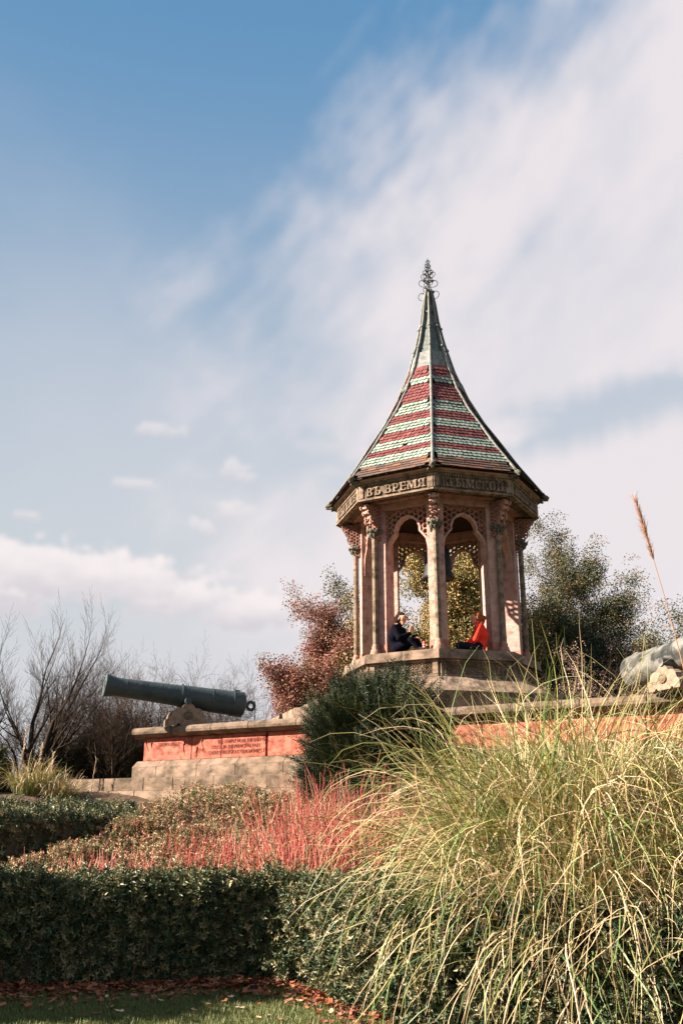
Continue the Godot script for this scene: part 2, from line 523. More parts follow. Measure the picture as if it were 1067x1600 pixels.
func build_podium() -> void:
	var rng := RandomNumberGenerator.new()
	rng.seed = 71
	var t := thing("podium_wall", "sandstone podium wall with red terracotta inscribed panels below the tower", "wall", Vector3(2.1, 0, -19.5), -33.0)
	var g := Geo.new()
	g.box(Vector3(-4.14, 0.6, -4.3), Vector3(7.4, 3.11, 4.19))
	put("core", g, M.sandstone, t)
	# top paving
	for i in 10:
		for j in 6:
			var q := Geo.new()
			var k := rng.randf_range(0.8, 1.05)
			q.col = Color(k, k, k)
			q.box(Vector3(-4.12 + i * 1.14, 3.11, -4.2 + j * 1.32), Vector3(-4.13 + (i + 1) * 1.14, 3.165, -4.21 + (j + 1) * 1.32), 0.008)
			put("paving_slab", q, M.sandstone, t)
	var nose := [Vector2(3.74, 3.0), Vector2(4.33, 3.0), Vector2(4.36, 3.022), Vector2(4.41, 3.03), Vector2(4.45, 3.062), Vector2(4.462, 3.105), Vector2(4.45, 3.15), Vector2(4.415, 3.178), Vector2(4.36, 3.19), Vector2(3.74, 3.195)]
	nose.reverse()
	var x := -4.42
	for w in [1.02, 0.96, 0.86, 1.04, 0.92, 1.0, 1.1, 0.9, 1.05, 0.95, 1.0, 1.15]:
		var k := rng.randf_range(0.86, 1.12)
		var q := Geo.new()
		q = bar_x(nose, x + 0.004, x + w - 0.004)
		for i in q.c.size(): q.c[i] = Color(k * 0.85, k * 0.84, k * 0.82)
		put("coping_stone", q, M.sandstone, t, Transform3D(Basis(), Vector3(0, rng.randf_range(-0.004, 0.004), 0)))
		x += w
	# terracotta panels
	x = -4.26
	var widths := [1.22, 0.72, 1.04, 0.95, 1.1, 1.0, 1.05, 0.95, 0.42, 1.1, 1.0, 1.0]
	for i in widths.size():
		var w: float = widths[i]
		var q := Geo.new()
		var k := rng.randf_range(0.88, 1.08)
		q.col = Color(k, k * rng.randf_range(0.95, 1.1), k)
		if i == 8: q.col = Color(1.05, 1.9, 1.8)
		var gap := 0.006
		var g2 := 0.034 if i == 2 else 0.006
		q.box(Vector3(x + gap, 2.575, 4.1), Vector3(x + w - g2, 2.998, 4.27 + rng.randf_range(-0.006, 0.004)), 0.008)
		put("terracotta_panel", q, M.terracotta, t)
		x += w
	# left return of the wall
	for j in 5:
		var q := Geo.new()
		q.box(Vector3(-4.26, 2.575, 4.09 - (j + 1) * 1.1 + 0.006), Vector3(-4.10, 2.998, 4.09 - j * 1.1), 0.008)
		put("terracotta_panel", q, M.terracotta, t)
		var q2 := Geo.new()
		q2.box(Vector3(-4.42, 3.0, 3.73 - (j + 1) * 1.1 + 0.006), Vector3(-3.85, 3.19, 3.73 - j * 1.1), 0.05)
		put("coping_stone", q2, M.sandstone, t)
	# plinth and lower courses
	var plinth := [Vector2(4.0, 2.27), Vector2(4.40, 2.27), Vector2(4.40, 2.47), Vector2(4.36, 2.50), Vector2(4.275, 2.575), Vector2(4.0, 2.575)]
	plinth.reverse()
	x = -4.40
	for w in [0.62, 1.0, 0.9, 1.05, 0.85, 1.0, 1.1, 0.9, 1.0, 1.2, 1.1, 1.1]:
		var q := bar_x(plinth, x + 0.002, x + w - 0.002)
		var k := rng.randf_range(0.8, 1.12)
		for i in q.c.size(): q.c[i] = Color(k, k, k * 0.96)
		put("plinth_stone", q, M.sandstone, t)
		x += w
	for row in 3:
		x = -6.05 - row * 0.3
		var y1 := 2.265 - row * 0.235
		while x < 7.2:
			var w := rng.randf_range(0.7, 1.25)
			var q := Geo.new()
			var k := rng.randf_range(0.74, 1.1)
			q.col = Color(k, k * 0.99, k * 0.95)
			q.box(Vector3(x + 0.002, y1 - 0.233, 3.9), Vector3(x + w - 0.002, y1, 4.47 + row * 0.05 + rng.randf_range(-0.006, 0.006)), 0.006)
			put("wall_stone", q, M.sandstone, t)
			x += w
	# worn painted inscription, cut into the panels
	var lines := [[-3.88, 2.838, "FROM A LARGE"], [-2.42, 2.838, "THE TEMPLE NEAR THE EAST G"], [-2.56, 2.742, "STOOD IN THE PRINCIPAL PART"], [-2.62, 2.646, "CHINESE RELIGIOUS CEREMONIES T"], [5.02, 2.80, "A CAPTURED"]]
	for l in lines:
		var tm := text_mesh(l[2], 0.085, 0.004, false, 300)
		var o := put("inscription", tm, M.ink, t, Transform3D(Basis().scaled(Vector3(0.94, 1, 1)), Vector3(l[0], l[1] + 0.03, 4.276)))
		o.set_meta("label", "dark worn inscription on red panel")
	# cracks and spalls in the terracotta
	for c in [[-4.2, 2.97, 7], [-4.05, 2.93, 5], [-3.2, 2.9, 9], [-2.75, 2.95, 8], [-2.9, 2.8, 6], [-1.5, 2.9, 4]]:
		var q := Geo.new()
		var p := Vector3(c[0], c[1], 4.272)
		var pts := [p]
		var rr := [0.01]
		for i in c[2]:
			p += Vector3(rng.randf_range(-0.035, 0.035), rng.randf_range(-0.045, -0.012), 0)
			pts.append(p)
			rr.append(rng.randf_range(0.006, 0.022) * (1.0 - float(i) / c[2]))
		q.tube(pts, rr, 4)
		put("crack", q, M.ink, t)

const OCT := PI / 8.0

func ring_pt(a: float, r: float, y: float) -> Vector3:
	return Vector3(sin(a) * r, y, cos(a) * r)

# one side of an octagonal course, between corner radii r0 (inside) and r1, optionally battered to r1b at the top
func side_block(k: int, r0: float, r1: float, y0: float, y1: float, r1b := -1.0, cut0 := 0.0, cut1 := 1.0, joint := 0.004) -> Geo:
	var g := Geo.new()
	var rb := r1 if r1b < 0.0 else r1b
	var a0 := k * PI / 4.0 - OCT
	var a1 := k * PI / 4.0 + OCT
	var f := func(r: float, y: float, s: float) -> Vector3:
		return ring_pt(a0, r, y).lerp(ring_pt(a1, r, y), s)
	var jj := joint / (2.0 * r1 * sin(OCT))
	var s0 := cut0 + jj
	var s1 := cut1 - jj
	var p := [f.call(r0, y0, s0), f.call(r0, y0, s1), f.call(r0, y1, s0), f.call(r0, y1, s1), f.call(r1, y0, s0), f.call(r1, y0, s1), f.call(rb, y1, s0), f.call(rb, y1, s1)]
	g.quad(p[4], p[5], p[7], p[6]); g.quad(p[1], p[0], p[2], p[3]); g.quad(p[5], p[1], p[3], p[7])
	g.quad(p[0], p[4], p[6], p[2]); g.quad(p[6], p[7], p[3], p[2]); g.quad(p[0], p[1], p[5], p[4])
	return g

func tint(g: Geo, k: Color) -> Geo:
	for i in g.c.size(): g.c[i] = g.c[i] * k
	return g

# curve of the arch head, right half, x from the middle of the bay and height
const ARCH := [Vector2(0.452, 6.55), Vector2(0.446, 6.78), Vector2(0.41, 6.95), Vector2(0.315, 7.07), Vector2(0.262, 7.13), Vector2(0.262, 7.22), Vector2(0.215, 7.34), Vector2(0.12, 7.43), Vector2(0.0, 7.475)]

func arch_y(x: float) -> float:
	x = absf(x)
	for i in ARCH.size() - 1:
		if x <= ARCH[i].x and x >= ARCH[i + 1].x and ARCH[i].x > ARCH[i + 1].x:
			return lerpf(ARCH[i].y, ARCH[i + 1].y, (ARCH[i].x - x) / (ARCH[i].x - ARCH[i + 1].x))
	return 6.55

func lattice(g: Geo, inside: Callable, step: float, w: float, z0: float, z1: float, lo: Vector2, hi: Vector2) -> void:
	# honeycomb of bars whose both ends lie inside the given outline
	var dx := step * 1.5
	var dy := step * 0.866 * 2.0
	var i := 0
	var x := lo.x
	while x < hi.x + step:
		var y := lo.y + (dy * 0.5 if i % 2 else 0.0)
		while y < hi.y + step:
			var c := Vector2(x, y)
			var q := []
			for k in 6: q.append(c + Vector2(cos(k * PI / 3), sin(k * PI / 3)) * step)
			for k in 3:
				var a: Vector2 = q[k]
				var b: Vector2 = q[k + 1]
				if inside.call(a) and inside.call(b):
					var d := (b - a).normalized()
					var s := Vector2(-d.y, d.x) * w * 0.5
					a -= d * w * 0.3
					b += d * w * 0.3
					var p := []
					for zz in [z0, z1]:
						for e in [a - s, b - s, b + s, a + s]: p.append(Vector3(e.x, e.y, zz))
					g.quad(p[4], p[5], p[6], p[7]); g.quad(p[3], p[2], p[1], p[0])
					g.quad(p[0], p[1], p[5], p[4]); g.quad(p[2], p[3], p[7], p[6])
			y += dy
		x += dx
		i += 1

func strip(g: Geo, pts: Array, off: Array, z0: float, z1: float) -> void:   # a solid band between a curve and a second one beside it
	for i in pts.size() - 1:
		var a: Vector2 = pts[i]
		var b: Vector2 = pts[i + 1]
		var c: Vector2 = off[i + 1]
		var d: Vector2 = off[i]
		var f := func(q: Vector2, z: float) -> Vector3: return Vector3(q.x, q.y, z)
		var ccw := (b - a).cross(c - a) > 0
		if ccw:
			g.quad(f.call(a, z1), f.call(b, z1), f.call(c, z1), f.call(d, z1)); g.quad(f.call(d, z0), f.call(c, z0), f.call(b, z0), f.call(a, z0))
			g.quad(f.call(a, z0), f.call(b, z0), f.call(b, z1), f.call(a, z1)); g.quad(f.call(c, z0), f.call(d, z0), f.call(d, z1), f.call(c, z1))
		else:
			g.quad(f.call(d, z1), f.call(c, z1), f.call(b, z1), f.call(a, z1)); g.quad(f.call(a, z0), f.call(b, z0), f.call(c, z0), f.call(d, z0))
			g.quad(f.call(b, z0), f.call(a, z0), f.call(a, z1), f.call(b, z1)); g.quad(f.call(d, z0), f.call(c, z0), f.call(c, z1), f.call(d, z1))

const PROF := [Vector2(2.40, 8.2), Vector2(2.14, 8.56), Vector2(1.805, 9.02), Vector2(1.438, 9.594), Vector2(1.10, 10.10), Vector2(0.766, 10.735), Vector2(0.507, 11.437), Vector2(0.30, 12.215), Vector2(0.19, 12.76), Vector2(0.13, 13.26), Vector2(0.075, 13.55)]

func roof_at(s: float) -> Array:      # distance up the slope from the eave -> [radius, height, slope direction]
	for i in PROF.size() - 1:
		var d: Vector2 = PROF[i + 1] - PROF[i]
		var l := d.length()
		if s <= l or i == PROF.size() - 2:
			return [PROF[i].x + d.x * s / l, PROF[i].y + d.y * s / l, d / l]
		s -= l
	return []

func build_tower() -> void:
	var rng := RandomNumberGenerator.new()
	rng.seed = 5
	var t := thing("bell_tower", "octagonal stone bell tower with pointed red and green tiled roof", "tower", Vector3(2.1, 0, -19.5), -29.5)
	# stepped base
	for k in 8:
		for row in [[2.0, 3.75, 3.166, 3.47, 3.75, 3], [2.0, 3.22, 3.472, 3.69, 3.2, 2], [1.5, 2.95, 3.692, 4.09, 2.04, 2], [1.4, 2.08, 4.435, 4.62, 2.04, 2]]:
			var cuts: int = row[5]
			for j in cuts:
				var q := side_block(k, row[0], row[1], row[2], row[3], row[4], float(j) / cuts, float(j + 1) / cuts)
				var v := rng.randf_range(0.84, 1.1)
				put("base_stone", tint(q, Color(v, v * 0.99, v * 0.96)), M.sandstone, t)
		put("base_course", tint(side_block(k, 1.5, 1.95, 4.09, 4.435), Color(0.95, 0.95, 0.93)), M.sandstone, t)
		# frame of the carved panel, and the carving
		var fr := Node3D.new()
		var side := 2.0 * 1.95 * sin(OCT)
		var xf := Transform3D(Basis(Vector3.UP, k * PI / 4), Vector3(sin(k * PI / 4), 0, cos(k * PI / 4)) * 1.95 * cos(OCT))
		var fg := Geo.new()
		fg.col = Color(0.98, 0.97, 0.94)
		fg.box(Vector3(-side * 0.5 + 0.01, 4.39, 0.001), Vector3(side * 0.5 - 0.01, 4.434, 0.045), 0.01)
		fg.box(Vector3(-side * 0.5 + 0.01, 4.092, 0.001), Vector3(side * 0.5 - 0.01, 4.14, 0.045), 0.01)
		for s in [-1.0, 1.0]:
			fg.box(Vector3(minf(s * (side * 0.5 - 0.01), s * (side * 0.5 - 0.13)), 4.141, 0.001), Vector3(maxf(s * (side * 0.5 - 0.01), s * (side * 0.5 - 0.13)), 4.389, 0.043), 0.01)
		put("panel_frame", fg, M.sandstone, t, xf)
		var cg := Geo.new()
		var cn := FastNoiseLite.new()
		cn.seed = 20 + k
		cn.noise_type = FastNoiseLite.TYPE_CELLULAR
		cn.cellular_return_type = FastNoiseLite.RETURN_DISTANCE2_SUB
		cn.frequency = 26.0
		var nx := 96
		var ny := 20
		var wx := side - 0.27
		var hp := func(i: int, j: int) -> Vector3:
			var px := -wx * 0.5 + wx * i / nx
			var py := 4.142 + 0.246 * j / ny
			return Vector3(px, py, 0.004 + 0.028 * smoothstep(-0.9, -0.55, cn.get_noise_2d(px, py)))
		for i in nx:
			for j in ny:
				cg.quad(hp.call(i, j), hp.call(i + 1, j), hp.call(i + 1, j + 1), hp.call(i, j + 1))
		put("carved_panel", tint(cg, Color(0.9, 0.9, 0.88)), M.sandstone, t, xf)
	var fl := Geo.new()
	var oc := PackedVector2Array()
	for k in 8: oc.append(Vector2(sin(k * PI / 4 + OCT), cos(k * PI / 4 + OCT)) * 1.5)
	fl.prism(oc, 4.3, 4.56)
	put("tower_floor", fl, M.sandstone, t)
	# piers
	var rp := 1.72
	for k in 8:
		var a := k * PI / 4 + OCT
		var v := Vector2(sin(a), cos(a)) * rp
		var shape := func(w: float, d: float, o: float) -> PackedVector2Array:
			var out := PackedVector2Array()
			var vv := Vector2(sin(a), cos(a)) * (rp + o)
			var n1 := Vector2(sin(a - OCT), cos(a - OCT))
			var n2 := Vector2(sin(a + OCT), cos(a + OCT))
			var t1 := Vector2(n1.y, -n1.x)
			var t2 := Vector2(n2.y, -n2.x)
			out.append(vv); out.append(vv + t2 * w); out.append(vv + t2 * w - n2 * d); out.append(vv - t1 * w - n1 * d); out.append(vv - t1 * w)
			return out
		var p := Node3D.new()
		p.name = "pier"
		t.add_child(p, true)
		var y := 4.63
		for hgt in [0.22, 0.78, 0.72, 0.70, 0.60]:
			var g := Geo.new()
			var c := rng.randf_range(0.86, 1.08)
			g.col = Color(c, c * rng.randf_range(0.96, 1.08), c * rng.randf_range(0.95, 1.1))
			if y < 4.7:
				g.col = Color(0.82, 0.62, 0.56)
				g.prism(shape.call(0.20, 0.39, 0.012), y, y + hgt - 0.003)
			else:
				g.prism(shape.call(0.185, 0.375, 0.0), y, y + hgt - 0.003)
			put("pier_stone", g, M.pinkstone, p)
			y += hgt
		# colonnette with moulded foot and carved capital
		var cx := Transform3D(Basis(Vector3.UP, a), Vector3(sin(a), 0, cos(a)) * (rp + 0.072))
		var cg := Geo.new()
		cg.col = Color(0.86, 0.9, 0.86)
		cg.lathe([Vector2(0.058, 4.84), Vector2(0.056, 6.0), Vector2(0.055, 7.06)], 8, false)
		put("colonnette", cg, M.friezestone, p, cx)
		var top := Geo.new()
		top.col = Color(1.25, 1.2, 1.15)
		top.lathe([Vector2(0.0565, 6.72), Vector2(0.0565, 7.055)], 8, false)
		put("colonnette_head", top, M.friezestone, p, cx.translated_local(Vector3(0, 0.0, 0.0025)))
		var bg := Geo.new()
		bg.col = Color(0.75, 0.68, 0.62)
		bg.lathe([Vector2(0.115, 4.625), Vector2(0.12, 4.66), Vector2(0.105, 4.69), Vector2(0.098, 4.73), Vector2(0.072, 4.76), Vector2(0.08, 4.79), Vector2(0.066, 4.825), Vector2(0.058, 4.85)], 12)
		put("colonnette_foot", bg, M.pinkstone, p, cx)
		var kg := Geo.new()
		kg.lathe([Vector2(0.06, 7.04), Vector2(0.075, 7.07), Vector2(0.07, 7.1), Vector2(0.1, 7.18), Vector2(0.125, 7.22), Vector2(0.12, 7.25), Vector2(0.1, 7.26)], 10)
		for j in 7:
			var b := -PI * 0.75 + j * PI * 0.25
			for lv in 2:
				var r0 := 0.1 + 0.045 * lv
				var bb := b + lv * PI * 0.125
				kg.tube([Vector3(sin(bb) * 0.06, 7.08 + 0.07 * lv, cos(bb) * 0.06), Vector3(sin(bb) * r0, 7.12 + 0.07 * lv, cos(bb) * r0), Vector3(sin(bb) * (r0 + 0.03), 7.15 + 0.075 * lv, cos(bb) * (r0 + 0.03)), Vector3(sin(bb) * (r0 + 0.02), 7.115 + 0.075 * lv, cos(bb) * (r0 + 0.02))], [0.02, 0.03, 0.026, 0.008], 5)
		put("capital", kg, M.capstone, p, cx)
		# bracket: stepped corbels over a pierced web
		var br := Node3D.new()
		br.name = "bracket"
		t.add_child(br, true)
		br.transform = Transform3D(Basis(Vector3.UP, a), Vector3.ZERO)
		for j in 5:
			var q := Geo.new()
			var c := rng.randf_range(0.9, 1.1)
			q.col = Color(c, c * 0.95, c * 0.93)
			var o := 0.018 * (j % 2)
			q.box(Vector3(-0.066 - o * 0.5, 7.262 + j * 0.098, 1.74), Vector3(0.066 + o * 0.5, 7.262 + j * 0.098 + 0.068, 1.845 + 0.058 * j + o), 0.014)
			q.box(Vector3(-0.048, 7.262 + j * 0.098 + 0.068, 1.74), Vector3(0.048, 7.262 + j * 0.098 + 0.098, 1.83 + 0.058 * j))
			put("corbel", q, M.pinkstone, br)
		for s in [-1.0, 1.0]:
			var w := Geo.new()
			w.col = Color(0.8, 0.68, 0.64)
			w.xf = Transform3D(Basis(Vector3.UP, -PI * 0.5), Vector3.ZERO)   # lattice x becomes the outward direction
			var inside := func(q: Vector2) -> bool: return q.x > 1.62 and q.x < 1.80 + (q.y - 7.0) * 0.46 and q.y > 7.0 and q.y < 7.76
			lattice(w, inside, 0.042, 0.02, s * 0.085 - 0.02, s * 0.085 + 0.02, Vector2(1.62, 7.0), Vector2(2.15, 7.76))
			if w.v.size(): put("pierced_web", w, M.pinkstone, br)
	# arches
	var wb := rp * sin(OCT) - 0.185
	var ag := Geo.new()
	var inner := []
	var outer := []
	for s in [1.0, -1.0]:
		var seq := ARCH.duplicate()
		if s < 0: seq.reverse()
		for q in seq:
			var pp := Vector2(q.x * s, q.y)
			if inner.size() and inner[-1].distance_to(pp) < 0.001: continue
			inner.append(pp)
	for i in inner.size():
		var d: Vector2 = (inner[mini(i + 1, inner.size() - 1)] - inner[maxi(i - 1, 0)]).normalized()
		var o: Vector2 = inner[i] + Vector2(d.y, -d.x) * 0.042
		o.x = clampf(o.x, -wb - 0.015, wb + 0.015)
		outer.append(o)
	strip(ag, inner, outer, -0.09, 0.06)
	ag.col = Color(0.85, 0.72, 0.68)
	var in_sp := func(q: Vector2) -> bool: return absf(q.x) < wb + 0.015 and q.y < 7.66 and q.y > arch_y(clampf(absf(q.x), 0.0, 0.451)) + 0.035
	lattice(ag, in_sp, 0.066, 0.021, -0.06, 0.035, Vector2(-0.496, 6.6), Vector2(0.5, 7.7))
	var arch_mesh := ag.mesh(M.pinkstone)
	for k in 8:
		var b := k * PI / 4
		var xf := Transform3D(Basis(Vector3.UP, b), Vector3(sin(b), 0, cos(b)) * (rp * cos(OCT) - 0.12))
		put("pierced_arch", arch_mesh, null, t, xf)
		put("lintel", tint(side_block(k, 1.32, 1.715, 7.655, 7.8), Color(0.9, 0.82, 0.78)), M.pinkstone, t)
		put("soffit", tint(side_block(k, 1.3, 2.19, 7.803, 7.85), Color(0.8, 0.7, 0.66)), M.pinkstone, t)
		# frieze
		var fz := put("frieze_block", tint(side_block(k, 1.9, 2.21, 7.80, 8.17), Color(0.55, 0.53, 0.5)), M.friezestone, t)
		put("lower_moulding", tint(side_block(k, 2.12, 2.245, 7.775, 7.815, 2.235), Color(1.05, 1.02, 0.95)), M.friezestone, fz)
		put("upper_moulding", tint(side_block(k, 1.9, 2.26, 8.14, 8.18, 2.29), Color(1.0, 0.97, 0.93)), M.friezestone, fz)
		var fx := Transform3D(Basis(Vector3.UP, b), Vector3(sin(b), 0, cos(b)) * 2.21 * cos(OCT))
		var dg := Geo.new()
		dg.col = Color(1.05, 1.0, 0.95)
		var half := 2.21 * sin(OCT) - 0.12
		var nd := 26
		for i in nd:
			var x := -half + 2.0 * half * (i + 0.5) / nd
			dg.box(Vector3(x - 0.017, 8.085, -0.01), Vector3(x + 0.017, 8.139, 0.03), 0.005)
		put("dentils", dg, M.friezestone, fz, fx)
		for s in [-1.0, 1.0]:
			var eg := Geo.new()
			eg.col = Color(1.08, 1.03, 0.98)
			eg.box(Vector3(minf(s * half, s * (half + 0.118)), 7.822, -0.02), Vector3(maxf(s * half, s * (half + 0.118)), 8.135, 0.022), 0.008)
			put("end_block", eg, M.friezestone, fz, fx)
		var words := {0: "ВЪ ВРЕМЯ", 1: "КРЫМСКОЙ", 2: "ВОЙНЫ 1855", 7: "ЭЛЬИ ИЛИЛЗ"}
		if words.has(k):
			var tm := text_mesh(words[k], 0.25, 0.035, true, 600)
			var wd: float = tm.get_aabb().size.x
			var sx: float = minf(1.12, (2.0 * half - 0.1) / wd)
			var lt := put("raised_lettering", tm, M.friezestone, fz, fx * Transform3D(Basis().scaled(Vector3(sx, 1, 1)), Vector3(-wd * sx * 0.5, 7.945, 0.015)))
			lt.set_meta("label", "raised carved lettering on the frieze")
		put("eaves_cornice", tint(side_block(k, 1.9, 2.31, 8.182, 8.255, 2.36), Color(0.95, 0.9, 0.86)), M.pinkstone, t)
	# ceiling
	var ce := Geo.new()
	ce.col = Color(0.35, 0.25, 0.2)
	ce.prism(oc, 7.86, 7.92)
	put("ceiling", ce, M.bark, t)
	# roof: deck, tiles, hips, lead cap
	var roof := Node3D.new()
	roof.name = "roof"
	t.add_child(roof, true)
	var dk := Geo.new()
	var lc := Geo.new()
	var lu := Geo.new()
	dk.col = Color(0.3, 0.26, 0.24)
	lc.col = Color(1.35, 1.3, 1.25)
	lu.col = Color(0.62, 0.70, 0.70)
	for i in PROF.size() - 1:
		var a: Vector2 = PROF[i]
		var b: Vector2 = PROF[i + 1]
		for k in 8:
			var a0 := k * PI / 4 - OCT
			var a1 := k * PI / 4 + OCT
			var g: Geo = dk if i < 6 else lu
			g.quad(ring_pt(a0, a.x - 0.02, a.y), ring_pt(a1, a.x - 0.02, a.y), ring_pt(a1, b.x - 0.02, b.y), ring_pt(a0, b.x - 0.02, b.y))
	for k in 8:      # eave board under the tiles, lead aprons above them
		var a0 := k * PI / 4 - OCT
		var a1 := k * PI / 4 + OCT
		dk.quad(ring_pt(a1, 2.41, 8.2), ring_pt(a0, 2.41, 8.2), ring_pt(a0, 1.9, 8.25), ring_pt(a1, 1.9, 8.25))
		var p0 := PROF[5].lerp(PROF[6], 0.72)
		var p1 := PROF[6].lerp(PROF[7], 0.5)
		lc.quad(ring_pt(a0, p0.x + 0.022, p0.y), ring_pt(a1, p0.x + 0.022, p0.y), ring_pt(a1, PROF[6].x + 0.012, PROF[6].y), ring_pt(a0, PROF[6].x + 0.012, PROF[6].y))
		lc.quad(ring_pt(a0, PROF[6].x + 0.012, PROF[6].y), ring_pt(a1, PROF[6].x + 0.012, PROF[6].y), ring_pt(a1, p1.x + 0.01, p1.y), ring_pt(a0, p1.x + 0.01, p1.y))
	put("roof_deck", dk, M.bark, roof)
	put("lead_apron", lc, M.lead, roof)
	put("lead_cap", lu, M.lead, roof)
	# a fish-scale tile: tip at the origin, y up the slope, z outwards
	var tiles := []
	for kind in 2:
		var tg := Geo.new()
		var hw := 0.0515
		var out := []
		if kind == 0:
			for i in 7:
				var b := PI + PI * i / 6.0
				out.append(Vector2(cos(b) * hw, 0.055 + sin(b) * 0.055))
		else:
			out = [Vector2(-hw * 1.8, 0), Vector2(hw * 1.8, 0)]
		out.append(Vector2(out[-1].x, 0.17)); out.append(Vector2(out[0].x, 0.17))
		var z0 := 0.0
		var z1 := 0.026
		for i in range(1, out.size() - 1):
			tg.tri(Vector3(out[0].x, out[0].y, z1), Vector3(out[i].x, out[i].y, z1), Vector3(out[i + 1].x, out[i + 1].y, z1))
		tg.col = Color(0.16, 0.12, 0.11)     # edge painted dark for the shadow line below each tile
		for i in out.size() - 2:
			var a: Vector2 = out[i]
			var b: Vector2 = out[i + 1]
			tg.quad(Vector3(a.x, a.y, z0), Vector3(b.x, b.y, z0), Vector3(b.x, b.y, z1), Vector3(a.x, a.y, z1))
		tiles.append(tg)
	var reds := [Color(0.27, 0.075, 0.075), Color(0.23, 0.065, 0.07), Color(0.31, 0.105, 0.095), Color(0.21, 0.07, 0.075), Color(0.26, 0.09, 0.085)]
	var greens := [Color(0.33, 0.44, 0.37), Color(0.38, 0.48, 0.41), Color(0.28, 0.39, 0.33), Color(0.34, 0.43, 0.36), Color(0.42, 0.49, 0.42)]
	var browns := [Color(0.22, 0.12, 0.09), Color(0.17, 0.10, 0.08), Color(0.28, 0.15, 0.10), Color(0.13, 0.10, 0.085), Color(0.20, 0.14, 0.115)]
	var meshes := []
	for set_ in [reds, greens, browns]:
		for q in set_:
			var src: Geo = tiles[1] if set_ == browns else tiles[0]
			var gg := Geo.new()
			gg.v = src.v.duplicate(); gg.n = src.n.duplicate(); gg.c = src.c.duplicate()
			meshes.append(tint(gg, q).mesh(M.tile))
	var bands := [[8.43, 2], [8.66, 1], [8.88, 0], [9.13, 1], [9.34, 0], [9.62, 1], [9.89, 0], [10.21, 1], [10.78, 0], [10.98, 1], [12.0, 0]]
	var rest := [[], []]
	var rest_c := [[], []]
	var single := 0
	var s := 0.0
	var row := 0
	while true:
		var at := roof_at(s)
		if at[1] > 11.24: break
		var R: float = at[0]
		var sd: Vector2 = at[2]
		var cls := 0
		for b in bands:
			if at[1] < b[0]:
				cls = b[1]
				break
		var pitch := 0.19 if cls == 2 else 0.106
		for k in 8:
			var b := k * PI / 4
			var tn := Vector3(cos(b), 0, -sin(b))
			var rad := Vector3(sin(b), 0, cos(b))
			var up := (rad * sd.x * cos(OCT) + Vector3.UP * sd.y).normalized()
			var nm := tn.cross(up)
			var bs := Basis(tn, up, nm) * Basis(Vector3.RIGHT, -0.15)
			var hw := R * sin(OCT) - 0.015
			var cnt := int(2.0 * hw / pitch) + 2
			for i in cnt:
				var x := (i - cnt * 0.5 + (0.5 if row % 2 else 0.0)) * pitch + rng.randf_range(-0.004, 0.004)
				if absf(x) > hw - pitch * 0.28: continue
				if rng.randf() < 0.006: continue
				var o := rad * R * cos(OCT) + Vector3.UP * float(at[1]) + tn * x + nm * 0.03 + up * rng.randf_range(-0.007, 0.007)
				var tr := Transform3D(bs * Basis(Vector3(0, 0, 1), rng.randfn(0.0, 0.035)) * Basis(Vector3.RIGHT, rng.randf_range(-0.05, 0.03)), o)
				var ci := rng.randi() % 5
				var big := 1 if cls == 2 else 0
				if (k == 0 or k == 1) and single < 300:
					single += 1
					put("roof_tile", meshes[cls * 5 + ci], null, roof, tr)
				else:
					var q: Color = [reds, greens, browns][cls][ci]
					rest[big].append(tr)
					rest_c[big].append(q * rng.randf_range(0.85, 1.12))
		s += 0.085 if cls == 2 else 0.103
		row += 1
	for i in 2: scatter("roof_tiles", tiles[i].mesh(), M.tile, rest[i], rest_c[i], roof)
	for k in 8:
		var a := k * PI / 4 + OCT
		var hg := Geo.new()
		hg.col = Color(0.95, 0.93, 0.9)
		var pts := []
		var rr := []
		var q := 0.0
		while q < 6.1:
			var at := roof_at(q)
			pts.append(ring_pt(a, float(at[0]) + (0.04 if q < 3.4 else 0.02), float(at[1])))
			rr.append(0.036 if q < 3.4 else 0.036 - (q - 3.4) * 0.004)
			q += 0.12
		hg.tube(pts, rr, 7)
		for f in [0.25, 0.5, 0.72, 0.82]:
			var at := roof_at(f * 6.0)
			var at2 := roof_at(f * 6.0 + 0.035)
			hg.tube([ring_pt(a, float(at[0]) + 0.028, at[1]), ring_pt(a, float(at2[0]) + 0.028, at2[1])], [0.045, 0.045], 8)
		put("hip_roll", hg, M.lead, roof)
		# carved beast at the foot of each hip
		var gg := Geo.new()
		gg.xf = Transform3D(Basis(Vector3.UP, a), Vector3(sin(a), 0, cos(a)) * 2.2)
		gg.tube([Vector3(0, 8.2, -0.08), Vector3(0, 8.215, 0.06), Vector3(0, 8.235, 0.13), Vector3(0, 8.25, 0.19), Vector3(0, 8.24, 0.24), Vector3(0, 8.215, 0.28)], [0.075, 0.075, 0.06, 0.066, 0.05, 0.028], 8)
		gg.tube([Vector3(0, 8.19, 0.14), Vector3(0, 8.185, 0.2), Vector3(0, 8.175, 0.265)], [0.035, 0.03, 0.018], 6)
		for e in [-1.0, 1.0]:
			gg.tube([Vector3(e * 0.04, 8.29, 0.19), Vector3(e * 0.065, 8.325, 0.16), Vector3(e * 0.06, 8.34, 0.12)], [0.022, 0.018, 0.005], 5)
			gg.tube([Vector3(e * 0.06, 8.2, 0.02), Vector3(e * 0.10, 8.18, 0.1), Vector3(e * 0.08, 8.15, 0.16)], [0.035, 0.03, 0.02], 5)
		put("gargoyle", gg, M.capstone, t)
	# spire tip and wrought iron finial
	var tip := Geo.new()
	tip.col = Color(0.55, 0.5, 0.46)
	tip.lathe([Vector2(0.16, 12.98), Vector2(0.165, 13.02), Vector2(0.125, 13.05), Vector2(0.10, 13.3), Vector2(0.075, 13.5), Vector2(0.05, 13.66), Vector2(0.03, 13.72)], 10)
	put("spire_tip", tip, M.lead, roof)
